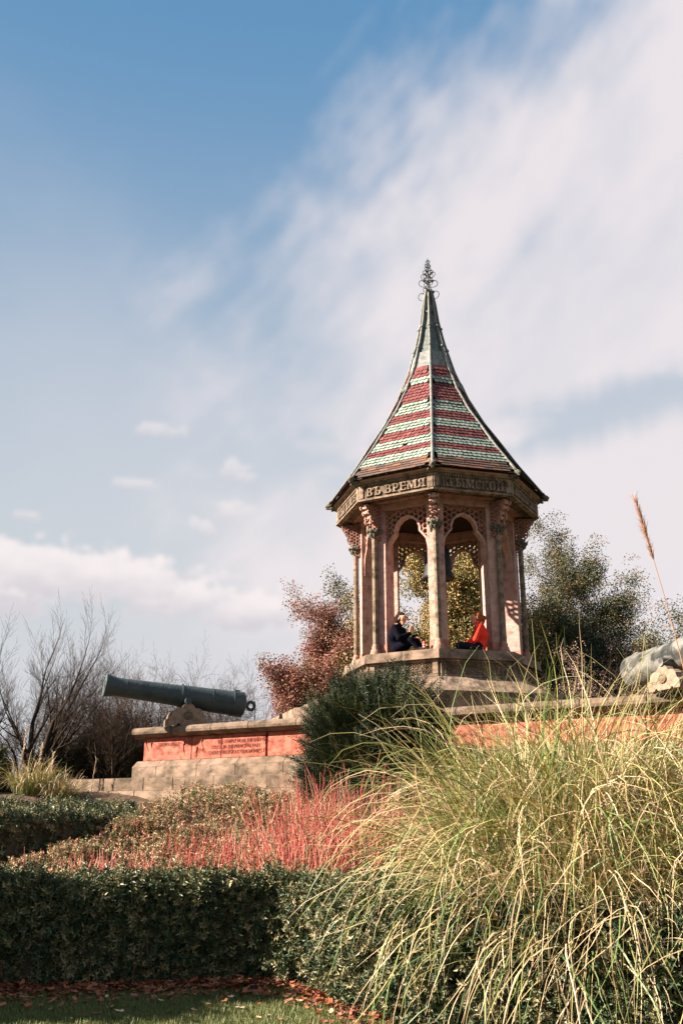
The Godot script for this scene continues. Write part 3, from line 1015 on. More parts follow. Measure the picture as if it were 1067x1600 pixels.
	var fin := Node3D.new()
	fin.name = "finial"
	roof.add_child(fin)
	var rod := Geo.new()
	rod.tube([Vector3(0, 13.6, 0), Vector3(0, 14.1, 0), Vector3(0, 14.55, 0)], [0.022, 0.016, 0.006], 6)
	put("rod", rod, M.iron, fin)
	for tier in [[13.42, 0.27, 4, 0.2, 0.1], [13.62, 0.15, 4, 0.9, -0.02], [13.74, 0.24, 4, 0.5, 0.13], [13.9, 0.17, 4, 1.2, 0.1], [14.08, 0.13, 4, 0.4, 0.08], [14.0, 0.19, 4, 0.1, 0.06], [13.82, 0.12, 4, 0.0, -0.04], [14.18, 0.10, 4, 1.0, 0.06], [14.28, 0.085, 4, 0.9, 0.05], [14.40, 0.06, 3, 0.3, 0.05]]:
		for j in tier[2]:
			var a: float = tier[3] + TAU * j / tier[2]
			var cg := Geo.new()
			var pts := []
			var rr := []
			for i in 11:
				var u := i / 10.0
				var b := -0.9 + u * 4.2
				var rd: float = tier[1] * 0.5 * (1.0 - 0.45 * u)
				var o := Vector2(tier[1] * 0.55, tier[4] * 0.6 + 0.04) + Vector2(cos(b - PI * 0.35), sin(b - PI * 0.35)) * rd
				if i == 0: o = Vector2(0.012, 0.0)
				pts.append(Vector3(sin(a) * o.x, tier[0] + o.y, cos(a) * o.x))
				rr.append(0.009)
			cg.tube(pts, rr, 4)
			var e: Vector3 = pts[-1]
			for m in 5:
				var b := TAU * m / 5.0
				var tn := Vector3(sin(a), 0, cos(a)) * cos(b) + Vector3.UP * sin(b)
				var ps: float = clampf(tier[1] * 0.18, 0.016, 0.042)
				cg.tube([e, e + tn * ps * 0.6, e + tn * ps * 1.3], [0.005, ps * 0.45, 0.004], 5)
			put("scroll", cg, M.iron, fin)
	# bell
	var bl := thing("bell", "dark bronze bell hanging inside the tower", "bell", Vector3(2.1, 6.47, -19.5), 0)
	var bb := Geo.new()
	bb.lathe([Vector2(0.30, 0.0), Vector2(0.35, 0.0), Vector2(0.345, 0.06), Vector2(0.31, 0.16), Vector2(0.29, 0.4), Vector2(0.27, 0.6), Vector2(0.2, 0.74), Vector2(0.08, 0.79), Vector2(0.05, 0.8)], 24)
	put("bell_body", tint(bb, Color(0.5, 0.45, 0.4)), M.gunmetal, bl)
	var hk := Geo.new()
	hk.tube([Vector3(0, 0.79, 0), Vector3(0, 1.0, 0), Vector3(0, 1.385, 0)], [0.03, 0.025, 0.025], 6)
	put("hanger", hk, M.iron, bl)

func make_cannon(t: Node3D, m: Material, dirt: Material) -> void:
	# axis along local z, breech face at z = 0, muzzle at z = 2.68
	var lay := func(prof: Array, sides: int) -> Geo:
		var g := Geo.new()
		g.xf = Transform3D(Basis(Vector3.RIGHT, PI * 0.5), Vector3.ZERO)
		g.lathe(prof, sides)
		return g
	put("barrel", lay.call([Vector2(0.022, -0.045), Vector2(0.110, -0.04), Vector2(0.187, -0.02), Vector2(0.220, 0.005), Vector2(0.244, 0.012), Vector2(0.244, 0.20), Vector2(0.251, 0.212), Vector2(0.251, 0.232), Vector2(0.235, 0.245), Vector2(0.229, 0.62), Vector2(0.233, 0.63), Vector2(0.233, 0.65), Vector2(0.223, 0.66), Vector2(0.211, 1.20), Vector2(0.218, 1.21), Vector2(0.218, 1.24), Vector2(0.201, 1.26), Vector2(0.176, 2.26), Vector2(0.179, 2.27), Vector2(0.179, 2.29), Vector2(0.173, 2.30), Vector2(0.174, 2.42), Vector2(0.185, 2.54), Vector2(0.205, 2.62), Vector2(0.216, 2.645), Vector2(0.216, 2.665), Vector2(0.205, 2.68), Vector2(0.182, 2.683), Vector2(0.176, 2.676), Vector2(0.149, 2.68), Vector2(0.141, 2.672), Vector2(0.105, 2.674), Vector2(0.097, 2.668), Vector2(0.095, 2.2)], 36), m, t)
	var bore := Geo.new()
	bore.xf = Transform3D(Basis(Vector3.RIGHT, PI * 0.5), Vector3.ZERO)
	bore.lathe([Vector2(0.09, 2.10), Vector2(0.0855, 2.12)], 16)
	put("bore", bore, M.ink, t)
	# cascabel: neck and a ring
	var ca := Geo.new()
	ca.xf = Transform3D(Basis(), Vector3(0, 0, 0))
	ca.tube([Vector3(0, 0, -0.02), Vector3(0, 0, -0.09)], [0.07, 0.055], 10)
	var ring := []
	var rr := []
	for i in 17:
		var a := TAU * i / 16.0
		ring.append(Vector3(0, sin(a) * 0.075, -0.155 + cos(a) * 0.075))
		rr.append(0.032)
	ca.tube(ring, rr, 8, false)
	put("cascabel", ca, m, t)
	var tr := Geo.new()
	tr.tube([Vector3(-0.36, -0.11, 1.13), Vector3(0.36, -0.11, 1.13)], [0.062, 0.062], 14)
	put("trunnion", tr, m, t)
	var ve := Geo.new()
	ve.box(Vector3(-0.035, 0.235, 0.10), Vector3(0.035, 0.268, 0.2), 0.006)
	ve.box(Vector3(-0.012, 0.21, 1.205), Vector3(0.012, 0.235, 1.245), 0.004)
	put("vent_patch", ve, m, t)

func make_carriage(t: Node3D) -> void:     # local z along the barrel, y = 0 on the coping
	var outline := PackedVector2Array()
	outline.append(Vector2(-0.34, 0)); 
	for i in 33:
		var x := -0.34 + 0.68 * i / 32.0
		var y := 0.13
		for l in [[0.0, 0.325, 0.125], [0.165, 0.23, 0.12], [-0.165, 0.23, 0.12], [0.27, 0.11, 0.075], [-0.27, 0.11, 0.075]]:
			var q: float = l[2] * l[2] - (x - l[0]) * (x - l[0])
			if q > 0.0: y = maxf(y, l[1] + sqrt(q))
		outline.append(Vector2(x, y))
	outline.append(Vector2(0.34, 0))
	for n in [0.17, -0.17]:
		for i in 5:
			var a := PI * i / 4.0
			outline.append(Vector2(n + cos(a) * 0.035, sin(a) * 0.04))
	for s in [-1.0, 1.0]:
		var g := Geo.new()
		g.xf = Transform3D(Basis(Vector3(0, 0, 1), Vector3(1, 0, 0), Vector3(0, 1, 0)), Vector3(s * 0.29, 0, 0))   # outline x -> z, y -> y, thickness -> x
		g.prism(outline, -0.05, 0.05)
		var ck := put("cheek", g, M.carriage, t)
		var b := Geo.new()
		b.xf = Transform3D(Basis(Vector3(0, 1, 0), Vector3(s, 0, 0), Vector3(0, 0, -s)), Vector3(s * 0.339, 0.2, 0))
		b.lathe([Vector2(0.085, 0.0), Vector2(0.085, 0.018), Vector2(0.07, 0.028), Vector2(0.062, 0.016), Vector2(0.05, 0.014), Vector2(0.035, 0.03), Vector2(0.005, 0.034)], 16)
		b = tint(b, Color(0.62, 0.6, 0.58))
		put("boss", b, M.carriage, ck)
	var bar := Geo.new()
	bar.box(Vector3(-0.24, 0.02, -0.2), Vector3(0.24, 0.14, -0.1), 0.01)
	bar.box(Vector3(-0.24, 0.02, 0.1), Vector3(0.24, 0.14, 0.2), 0.01)
	put("cross_bar", bar, M.carriage, t)

func gun(label: String, clabel: String, breech: Vector3, muzzle: Vector3, m: Material, axle: float) -> void:
	var t := thing("cannon", label, "cannon", breech, 0, "cannons on the podium wall")
	var d := (muzzle - breech).normalized()
	var s := Vector3.UP.cross(d).normalized()
	t.basis = Basis(s, d.cross(s), d)
	make_cannon(t, m, m)
	var p := breech + d * 1.13
	var f := Vector3(d.x, 0, d.z).normalized()
	var c := thing("gun_carriage", clabel, "carriage", Vector3(p.x, 3.19, p.z), 0, "cannon carriages")
	var k := (p.y - 0.11 - 0.045 - 3.19) / 0.45
	c.basis = Basis(Vector3.UP.cross(f), Vector3.UP * k, f)
	make_carriage(c)

func build_cannons() -> void:
	gun("long dark cannon pointing left above the red wall panels", "brown scalloped carriage under the dark cannon at the wall's left end", Vector3(-1.921, 3.645, -18.3), Vector3(-4.427, 3.91, -17.4), M.gunmetal, 0)
	var b := Vector3(4.293, 3.585, -13.6)
	var a := deg_to_rad(17.0)
	gun("pale grey patched cannon cut off by the right picture edge", "pale stone-coloured carriage under the grey cannon by the picture's right edge", b, b + Vector3(sin(a), 0.075, cos(a)) * 2.68, M.guncoat, 0)

# ---- people: a smooth union of tapered bones meshed as surface nets

func bones_mesh(g: Geo, bones: Array, cell: float, blend: float) -> void:
	# bones: [a, b, ra, rb, colour]
	var lo := Vector3.ONE * 1e9
	var hi := -lo
	for b in bones:
		for e in 2:
			var r: float = b[2 + e] + cell * 2.5
			lo = lo.min(b[e] - Vector3.ONE * r)
			hi = hi.max(b[e] + Vector3.ONE * r)
	var nx := int((hi.x - lo.x) / cell) + 2
	var ny := int((hi.y - lo.y) / cell) + 2
	var nz := int((hi.z - lo.z) / cell) + 2
	var f := PackedFloat32Array()
	f.resize(nx * ny * nz)
	f.fill(10.0)
	for b in bones:
		var a0: Vector3 = b[0]
		var ab: Vector3 = b[1] - a0
		var l2 := maxf(ab.length_squared(), 1e-9)
		var m := maxf(b[2], b[3]) + blend + cell * 2.0
		var l: Vector3 = (a0.min(b[1]) - Vector3.ONE * m - lo) / cell
		var h: Vector3 = (a0.max(b[1]) + Vector3.ONE * m - lo) / cell
		for k in range(maxi(0, int(l.z)), mini(nz, int(h.z) + 2)):
			for j in range(maxi(0, int(l.y)), mini(ny, int(h.y) + 2)):
				for i in range(maxi(0, int(l.x)), mini(nx, int(h.x) + 2)):
					var p := lo + Vector3(i, j, k) * cell
					var t := clampf((p - a0).dot(ab) / l2, 0.0, 1.0)
					var d: float = p.distance_to(a0 + ab * t) - lerpf(b[2], b[3], t)
					var at := (k * ny + j) * nx + i
					var o := f[at]
					var hh := clampf(0.5 + 0.5 * (o - d) / blend, 0.0, 1.0)
					f[at] = lerpf(o, d, hh) - blend * hh * (1.0 - hh)
	var id := {}
	var pos := PackedVector3Array()
	var cols := PackedColorArray()
	var grad := PackedVector3Array()
	var st := [1, nx, nx * ny]
	for k in nz - 1:
		for j in ny - 1:
			for i in nx - 1:
				var at := (k * ny + j) * nx + i
				var s := Vector3()
				var cnt := 0
				var neg := 0
				var val := PackedFloat32Array()
				for q in 8: val.append(f[at + (q & 1) + ((q >> 1) & 1) * nx + (q >> 2) * nx * ny])
				for q in 8:
					if val[q] < 0.0: neg += 1
				if neg == 0 or neg == 8: continue
				for e in [[0, 1], [2, 3], [4, 5], [6, 7], [0, 2], [1, 3], [4, 6], [5, 7], [0, 4], [1, 5], [2, 6], [3, 7]]:
					var va := val[e[0]]
					var vb := val[e[1]]
					if (va < 0.0) != (vb < 0.0):
						var u := va / (va - vb)
						var pa := Vector3(e[0] & 1, (e[0] >> 1) & 1, e[0] >> 2)
						var pb := Vector3(e[1] & 1, (e[1] >> 1) & 1, e[1] >> 2)
						s += pa.lerp(pb, u)
						cnt += 1
				var p := lo + (Vector3(i, j, k) + s / cnt) * cell
				id[at] = pos.size()
				pos.append(p)
				grad.append(Vector3(val[1] + val[3] + val[5] + val[7] - val[0] - val[2] - val[4] - val[6], val[2] + val[3] + val[6] + val[7] - val[0] - val[1] - val[4] - val[5], val[4] + val[5] + val[6] + val[7] - val[0] - val[1] - val[2] - val[3]).normalized())
				var best := 1e9
				var bc := Color.WHITE
				for b in bones:
					var ab: Vector3 = b[1] - b[0]
					var t := clampf((p - b[0]).dot(ab) / maxf(ab.length_squared(), 1e-9), 0.0, 1.0)
					var d: float = p.distance_to(b[0] + ab * t) - lerpf(b[2], b[3], t)
					if d < best:
						best = d
						bc = b[4]
				cols.append(bc)
	for k in range(1, nz - 1):
		for j in range(1, ny - 1):
			for i in range(1, nx - 1):
				var at := (k * ny + j) * nx + i
				for ax in 3:
					var fa := f[at]
					var fb := f[at + st[ax]]
					if (fa < 0.0) == (fb < 0.0): continue
					var u: int = st[(ax + 1) % 3]
					var w: int = st[(ax + 2) % 3]
					var q := [at - u - w, at - w, at, at - u]
					if not (id.has(q[0]) and id.has(q[1]) and id.has(q[2]) and id.has(q[3])): continue
					var r := [id[q[0]], id[q[1]], id[q[2]], id[q[3]]]
					if fa > 0.0: r.reverse()
					g.tri_n(pos[r[0]], pos[r[1]], pos[r[2]], grad[r[0]], grad[r[1]], grad[r[2]], cols[r[0]], cols[r[1]], cols[r[2]])
					g.tri_n(pos[r[0]], pos[r[2]], pos[r[3]], grad[r[0]], grad[r[2]], grad[r[3]], cols[r[0]], cols[r[2]], cols[r[3]])

func hand_bones(w: Vector3, fwd: Vector3, palm: Vector3, side: float, skin: Color) -> Array:
	# wrist, direction of the fingers, direction the palm faces, +1 or -1 for where the thumb sits
	fwd = fwd.normalized()
	var across := fwd.cross(palm).normalized() * side
	palm = across.cross(fwd).normalized() * side
	var out := []
	for i in 4:
		var o := across * (0.03 - 0.02 * i)
		out.append([w, w + fwd * 0.085 + o, 0.02, 0.013, skin])
		var k := w + fwd * 0.085 + o
		var l: float = [0.038, 0.043, 0.04, 0.031][i]
		var k2 := k + (fwd * 0.9 + palm * 0.35).normalized() * l
		var k3 := k2 + (fwd * 0.5 + palm * 0.8).normalized() * l * 0.7
		out.append([k, k2, 0.0095, 0.0085, skin])
		out.append([k2, k3, 0.0085, 0.0075, skin])
	var th := w + fwd * 0.03 + across * 0.03
	out.append([w + fwd * 0.01, th, 0.018, 0.013, skin])
	out.append([th, th + (fwd * 0.7 + across * 0.6 + palm * 0.3).normalized() * 0.036, 0.0115, 0.01, skin])
	out.append([th + (fwd * 0.7 + across * 0.6 + palm * 0.3).normalized() * 0.036, th + (fwd * 0.9 + across * 0.3 + palm * 0.5).normalized() * 0.066, 0.01, 0.008, skin])
	return out

func head_bones(c: Vector3, f: Vector3, up: Vector3, skin: Color, eye: Color, lip: Color) -> Array:
	f = f.normalized()
	var s := f.cross(up).normalized()
	up = s.cross(f).normalized()
	var out := [[c - f * 0.025 + up * 0.03, c + f * 0.025 + up * 0.032, 0.088, 0.078, skin], [c + f * 0.03 + up * 0.0, c + f * 0.062 - up * 0.075, 0.068, 0.032, skin], [c - up * 0.03, c - f * 0.03 - up * 0.13, 0.055, 0.052, skin],
		[c + f * 0.095 + up * 0.012, c + f * 0.118 - up * 0.022, 0.009, 0.013, skin], [c + f * 0.085 - up * 0.052 - s * 0.015, c + f * 0.085 - up * 0.052 + s * 0.015, 0.010, 0.010, lip]]
	for e in [-1.0, 1.0]:
		out.append([c + f * 0.088 + up * 0.012 + s * e * 0.032, c + f * 0.09 + up * 0.012 + s * e * 0.032, 0.011, 0.011, eye])
		out.append([c - f * 0.005 + up * 0.015 + s * e * 0.085, c - f * 0.012 - up * 0.025 + s * e * 0.083, 0.014, 0.010, skin])
	return out

func build_people() -> void:
	var skin := Color(0.52, 0.27, 0.185)
	# dark-coated person: local x is where they face, seat at y = 0
	var black := Color(0.006, 0.0065, 0.009)
	var p := thing("person", "person in a dark coat and cap sitting left of the tower's front pier", "person", Vector3(1.317 - 0.870 * 0.20, 4.625, -18.117 - 0.492 * 0.20) + Vector3(0.492, 0, -0.870) * -0.02, -29.5)
	var g := Geo.new()
	var bn := []
	bn.append([Vector3(-0.03, 0.11, 0), Vector3(-0.06, 0.34, 0), 0.135, 0.135, black])
	bn.append([Vector3(-0.06, 0.34, -0.07), Vector3(-0.02, 0.50, -0.09), 0.12, 0.085, black])
	bn.append([Vector3(-0.06, 0.34, 0.07), Vector3(-0.02, 0.50, 0.09), 0.12, 0.085, black])
	bn.append([Vector3(0.0, 0.53, 0), Vector3(0.035, 0.60, 0), 0.062, 0.058, black])
	for s in [-1.0, 1.0]:
		var sh := Vector3(0.0, 0.50, s * 0.16)
		var el := Vector3(0.12, 0.27, s * 0.22)
		var wr := Vector3(0.27, 0.37, s * 0.06) if s > 0 else Vector3(0.31, 0.28, s * 0.07)
		bn.append([sh, el, 0.068, 0.056, black])
		bn.append([el, wr, 0.056, 0.042, black])
		var kn := Vector3(0.32, 0.27 - 0.04 * s, s * 0.10)
		bn.append([Vector3(0.0, 0.09, s * 0.09), kn, 0.095, 0.068, black])
		bn.append([kn, Vector3(0.46, 0.06, s * 0.10), 0.062, 0.042, black])
		bn.append([Vector3(0.45, 0.04, s * 0.10), Vector3(0.60, 0.035, s * 0.11), 0.04, 0.032, Color(0.03, 0.025, 0.022)])
	bones_mesh(g, bn, 0.016, 0.035)
	bones_mesh(g, head_bones(Vector3(0.075, 0.69, 0), Vector3(0.93, -0.36, 0.12), Vector3(0.36, 0.93, 0), skin, Color(0.03, 0.02, 0.02), Color(0.42, 0.16, 0.13)), 0.007, 0.014)
	bones_mesh(g, hand_bones(Vector3(0.27, 0.38, 0.055), Vector3(0.35, 0.9, -0.1), Vector3(-0.8, 0.3, -0.3), -1.0, skin), 0.0045, 0.006)
	bones_mesh(g, hand_bones(Vector3(0.31, 0.285, -0.065), Vector3(0.9, 0.2, 0.35), Vector3(0.0, -1.0, 0.1), 1.0, skin), 0.0045, 0.006)
	put("body", g, M.cloth, p)
	var hr := Geo.new()
	var hc := Color(0.02, 0.014, 0.011)
	bones_mesh(hr, [[Vector3(0.03, 0.72, 0), Vector3(0.015, 0.68, 0), 0.094, 0.082, hc], [Vector3(-0.03, 0.70, 0), Vector3(-0.03, 0.64, 0), 0.06, 0.04, hc], [Vector3(0.02, 0.81, 0), Vector3(0.0, 0.83, 0), 0.028, 0.022, hc]], 0.012, 0.03)
	put("hair", hr, M.cloth, p)
	var cp := Geo.new()
	bones_mesh(cp, [[Vector3(0.05, 0.755, 0), Vector3(0.085, 0.75, 0), 0.082, 0.076, Color(0.016, 0.019, 0.026)], [Vector3(0.14, 0.742, -0.04), Vector3(0.205, 0.715, -0.03), 0.018, 0.01, Color(0.016, 0.019, 0.026)], [Vector3(0.14, 0.742, 0.04), Vector3(0.205, 0.715, 0.03), 0.018, 0.01, Color(0.016, 0.019, 0.026)]], 0.011, 0.02)
	put("cap", cp, M.cloth, p)
	# person in red, turned to the left and leaning on the right-hand pier
	var red := Color(0.62, 0.045, 0.028)
	var tr := Color(0.014, 0.015, 0.02)
	var q := thing("person", "person in a bright red jacket sitting right of the tower's front pier", "person", Vector3(2.525, 4.625, -17.97) + Vector3(0.964, 0, -0.267) * 0.16 + Vector3(0.267, 0, 0.964) * 0.02, 15.5 + 180.0 - 15.0)
	var g2 := Geo.new()
	var b2 := []
	b2.append([Vector3(-0.02, 0.10, 0), Vector3(-0.08, 0.34, 0), 0.13, 0.13, red])
	b2.append([Vector3(-0.08, 0.34, -0.07), Vector3(-0.04, 0.50, -0.085), 0.115, 0.08, red])
	b2.append([Vector3(-0.08, 0.34, 0.07), Vector3(-0.04, 0.50, 0.085), 0.115, 0.08, red])
	b2.append([Vector3(-0.03, 0.50, 0), Vector3(0.0, 0.585, 0), 0.065, 0.055, red])
	for s in [-1.0, 1.0]:
		var el := Vector3(0.09, 0.22, s * 0.20)
		var wr := Vector3(0.25, 0.17, s * 0.07)
		b2.append([Vector3(-0.03, 0.50, s * 0.155), el, 0.066, 0.056, red])
		b2.append([el, wr, 0.056, 0.043, red])
		var kn := Vector3(0.36, 0.13 + 0.02 * s, s * 0.13)
		b2.append([Vector3(0.02, 0.09, s * 0.09), kn, 0.09, 0.068, tr])
		b2.append([kn, Vector3(0.16, 0.055, -s * 0.10), 0.062, 0.045, tr])
		b2.append([Vector3(0.16, 0.05, -s * 0.10), Vector3(0.18, 0.045, -s * 0.22), 0.042, 0.032, Color(0.03, 0.025, 0.022)])
	bones_mesh(g2, b2, 0.016, 0.03)
	bones_mesh(g2, head_bones(Vector3(0.02, 0.675, 0), Vector3(0.98, -0.12, 0), Vector3(0.12, 0.98, 0), skin, Color(0.03, 0.02, 0.02), Color(0.42, 0.16, 0.13)), 0.007, 0.014)
	for s in [-1.0, 1.0]:
		bones_mesh(g2, hand_bones(Vector3(0.255, 0.168, s * 0.065), Vector3(0.8, -0.1, -s * 0.5), Vector3(-0.2, -0.95, 0), s, skin), 0.0045, 0.006)
	put("body", g2, M.cloth, q)
	var h2 := Geo.new()
	var oc := Color(0.23, 0.075, 0.028)
	bones_mesh(h2, [[Vector3(-0.015, 0.712, 0), Vector3(-0.02, 0.67, 0), 0.097, 0.086, oc], [Vector3(0.02, 0.735, 0), Vector3(0.0, 0.735, 0), 0.082, 0.09, oc], [Vector3(-0.09, 0.70, 0), Vector3(-0.135, 0.69, 0), 0.045, 0.04, oc], [Vector3(-0.13, 0.68, 0), Vector3(-0.13, 0.58, 0.01), 0.035, 0.016, oc]], 0.011, 0.03)
	put("hair", h2, M.cloth, q)
	# drinks can beside the dark-coated person
	var c := thing("drinks_can", "striped red drinks can on the sill beside the dark-coated person", "can", Vector3(1.317 + 0.870 * 0.40, 4.622, -18.117 + 0.492 * 0.40) + Vector3(-0.492, 0, 0.870) * 0.12, 0)
	var cg := Geo.new()
	cg.col = Color(0.42, 0.10, 0.08)
	cg.lathe([Vector2(0.026, 0.0), Vector2(0.034, 0.008), Vector2(0.034, 0.13), Vector2(0.034, 0.17), Vector2(0.028, 0.185)], 14)
	put("can_body", cg, M.cloth, c)
	for y in [0.035, 0.075, 0.115]:
		var sg := Geo.new()
		sg.col = Color(0.45, 0.36, 0.32)
		sg.lathe([Vector2(0.0346, y), Vector2(0.0346, y + 0.014)], 14)
		put("stripe", sg, M.cloth, c)
	var tg := Geo.new()
	tg.col = Color(0.5, 0.5, 0.5)
	tg.lathe([Vector2(0.028, 0.185), Vector2(0.026, 0.19), Vector2(0.02, 0.186)], 14)
	put("lid", tg, M.lead, c)

# ---- trees

func leaf(g: Geo, o: Vector3, d: Vector3, nrm: Vector3, l: float, w: float, col: Color, fold := 0.25) -> void:
	# a pointed leaf of four faces folded along its midrib, d = direction of the tip
	var s := d.cross(nrm).normalized()
	var up := s.cross(d).normalized()
	var a := o
	var b := o + d * l
	var m := o + d * l * 0.45 - up * w * fold
	var p := o + d * l * 0.42 + s * w * 0.5 + up * w * fold
	var q := o + d * l * 0.42 - s * w * 0.5 + up * w * fold
	g.col = col
	g.tri(a, m, p); g.tri(m, b, p); g.tri(a, q, m); g.tri(m, q, b)

func rand_dir(rng: RandomNumberGenerator) -> Vector3:
	var z := rng.randf_range(-1, 1)
	var a := rng.randf() * TAU
	var r := sqrt(1.0 - z * z)
	return Vector3(cos(a) * r, z, sin(a) * r)

func leaf_cluster(sd: int, n: int, rad: float, l: float, w: float, flatness := 1.0, twigs := true) -> ArrayMesh:
	var rng := RandomNumberGenerator.new()
	rng.seed = sd
	var g := Geo.new()
	for i in n:
		var d := rand_dir(rng)
		var o := Vector3(d.x, d.y * flatness, d.z) * rad * pow(rng.randf(), 0.5)
		var k := rng.randf_range(0.65, 1.3)
		leaf(g, o, (d + rand_dir(rng) * 0.9).normalized(), rand_dir(rng), l * rng.randf_range(0.7, 1.2), w * rng.randf_range(0.7, 1.2), Color(k * rng.randf_range(0.9, 1.1), k, k * rng.randf_range(0.85, 1.1)))
	return g.mesh()

func grow(g: Geo, tips: Array, rng: RandomNumberGenerator, p: Vector3, d: Vector3, l: float, r: float, lv: int, o: Dictionary) -> void:
	# one branch with its children; o: levels, wiggle, up, kids, angle, shrink, seg, spread_from
	var n: int = o.seg if lv > 0 else o.seg + 2
	var pts := [p]
	var rr := [r]
	var dirs := [d]
	for i in n:
		d = (d + rand_dir(rng) * float(o.wiggle) * (0.6 if lv == 0 else 1.0) + Vector3.UP * float(o.up) * (0.5 if lv < 2 else 1.0)).normalized()
		p += d * l / n
		pts.append(p)
		var taper := 1.0 - 0.62 * (i + 1.0) / n
		if lv >= int(o.levels): taper = 1.0 - 0.85 * (i + 1.0) / n
		rr.append(maxf(r * taper, 0.003))
		dirs.append(d)
	g.tube(pts, rr, 7 if r > 0.06 else (5 if r > 0.02 else 3), false)
	if lv >= int(o.levels):
		tips.append([p, d])
		tips.append([pts[n / 2], d])
		return
	if lv == int(o.levels) - 1: tips.append([p, d])
	var kids: int = o.kids[mini(lv, o.kids.size() - 1)]
	for k in kids:
		var u := lerpf(float(o.spread_from) if lv == 0 else 0.25, 1.0, (k + rng.randf_range(0.2, 0.9)) / kids)
		var i := clampi(int(u * n), 0, n - 1)
		var f := u * n - i
		var q: Vector3 = pts[i].lerp(pts[i + 1], clampf(f, 0.0, 1.0))
		var dd: Vector3 = dirs[i + 1]
		var side := dd.cross(rand_dir(rng)).normalized()
		var an: float = float(o.angle) * rng.randf_range(0.65, 1.25)
		var nd: Vector3 = (dd * cos(an) + side * sin(an)).normalized()
		var sh: float = float(o.shrink) * rng.randf_range(0.75, 1.15) * (1.1 - 0.4 * u)
		grow(g, tips, rng, q, nd, l * sh, lerpf(rr[i], rr[i + 1], f) * rng.randf_range(0.5, 0.68), lv + 1, o)
	grow(g, tips, rng, p, (d + rand_dir(rng) * 0.25).normalized(), l * float(o.shrink), rr[n] * 0.95, lv + 1, o)

func bare_tree(called: String, label: String, at: Vector3, h: float, sd: int, o: Dictionary, group: String, stems := 1, tone := Color(1, 1, 1), r0 := 0.0) -> void:
	var rng := RandomNumberGenerator.new()
	rng.seed = sd
	var t := thing(called, label, "tree", at, 0, group)
	var g := Geo.new()
	g.col = tone
	var tips := []
	for s in stems:
		var a := rng.randf() * TAU
		var lean := 0.06 if stems == 1 else rng.randf_range(0.12, 0.42)
		grow(g, tips, rng, Vector3(cos(a), 0, sin(a)) * (0.0 if stems == 1 else 0.15) - Vector3(0, 0.1, 0), Vector3(cos(a) * lean, 1, sin(a) * lean).normalized(), h * float(o.get("trunk", 0.42)), r0 if r0 > 0.0 else h * 0.018, 0, o)
	put("branches", g, M.bark, t).set_meta("kind", "stuff")

func leaf_tree(called: String, label: String, cat: String, at: Vector3, h: float, sd: int, o: Dictionary, mesh: ArrayMesh, mat: Material, per: int, spread: float, cols: Array, lean := Vector3.ZERO, r0 := 0.0) -> void:
	var rng := RandomNumberGenerator.new()
	rng.seed = sd
	var t := thing(called, label, cat, at)
	var g := Geo.new()
	var tips := []
	var stems: int = o.get("stems", 1)
	for s in stems:
		var a := TAU * s / stems + 0.4
		var ln := lean if stems == 1 else lean + Vector3(cos(a), 0, sin(a)) * 0.35
		grow(g, tips, rng, Vector3(0, -0.1, 0), (Vector3.UP + ln).normalized(), h * float(o.get("trunk", 0.35)), r0 if r0 > 0.0 else h * 0.022, 0, o)
	put("trunk", g, M.bark, t)
	var xs := []
	var cs := []
	for q in tips:
		for i in per:
			var p: Vector3 = q[0] + rand_dir(rng) * spread * pow(rng.randf(), 0.6)
			xs.append(Transform3D(Basis(rand_dir(rng), rng.randf() * TAU).scaled(Vector3.ONE * rng.randf_range(0.7, 1.25)), p))
			var base: Color = cols[rng.randi() % cols.size()]
			# whole limbs differ a little in tone
			var k := 0.85 + 0.3 * (0.5 + 0.5 * gn.get_noise_3d(p.x * 0.9 + sd, p.y * 0.9, p.z * 0.9))
			cs.append(base * k)
	scatter("crown", mesh, mat, xs, cs, t)

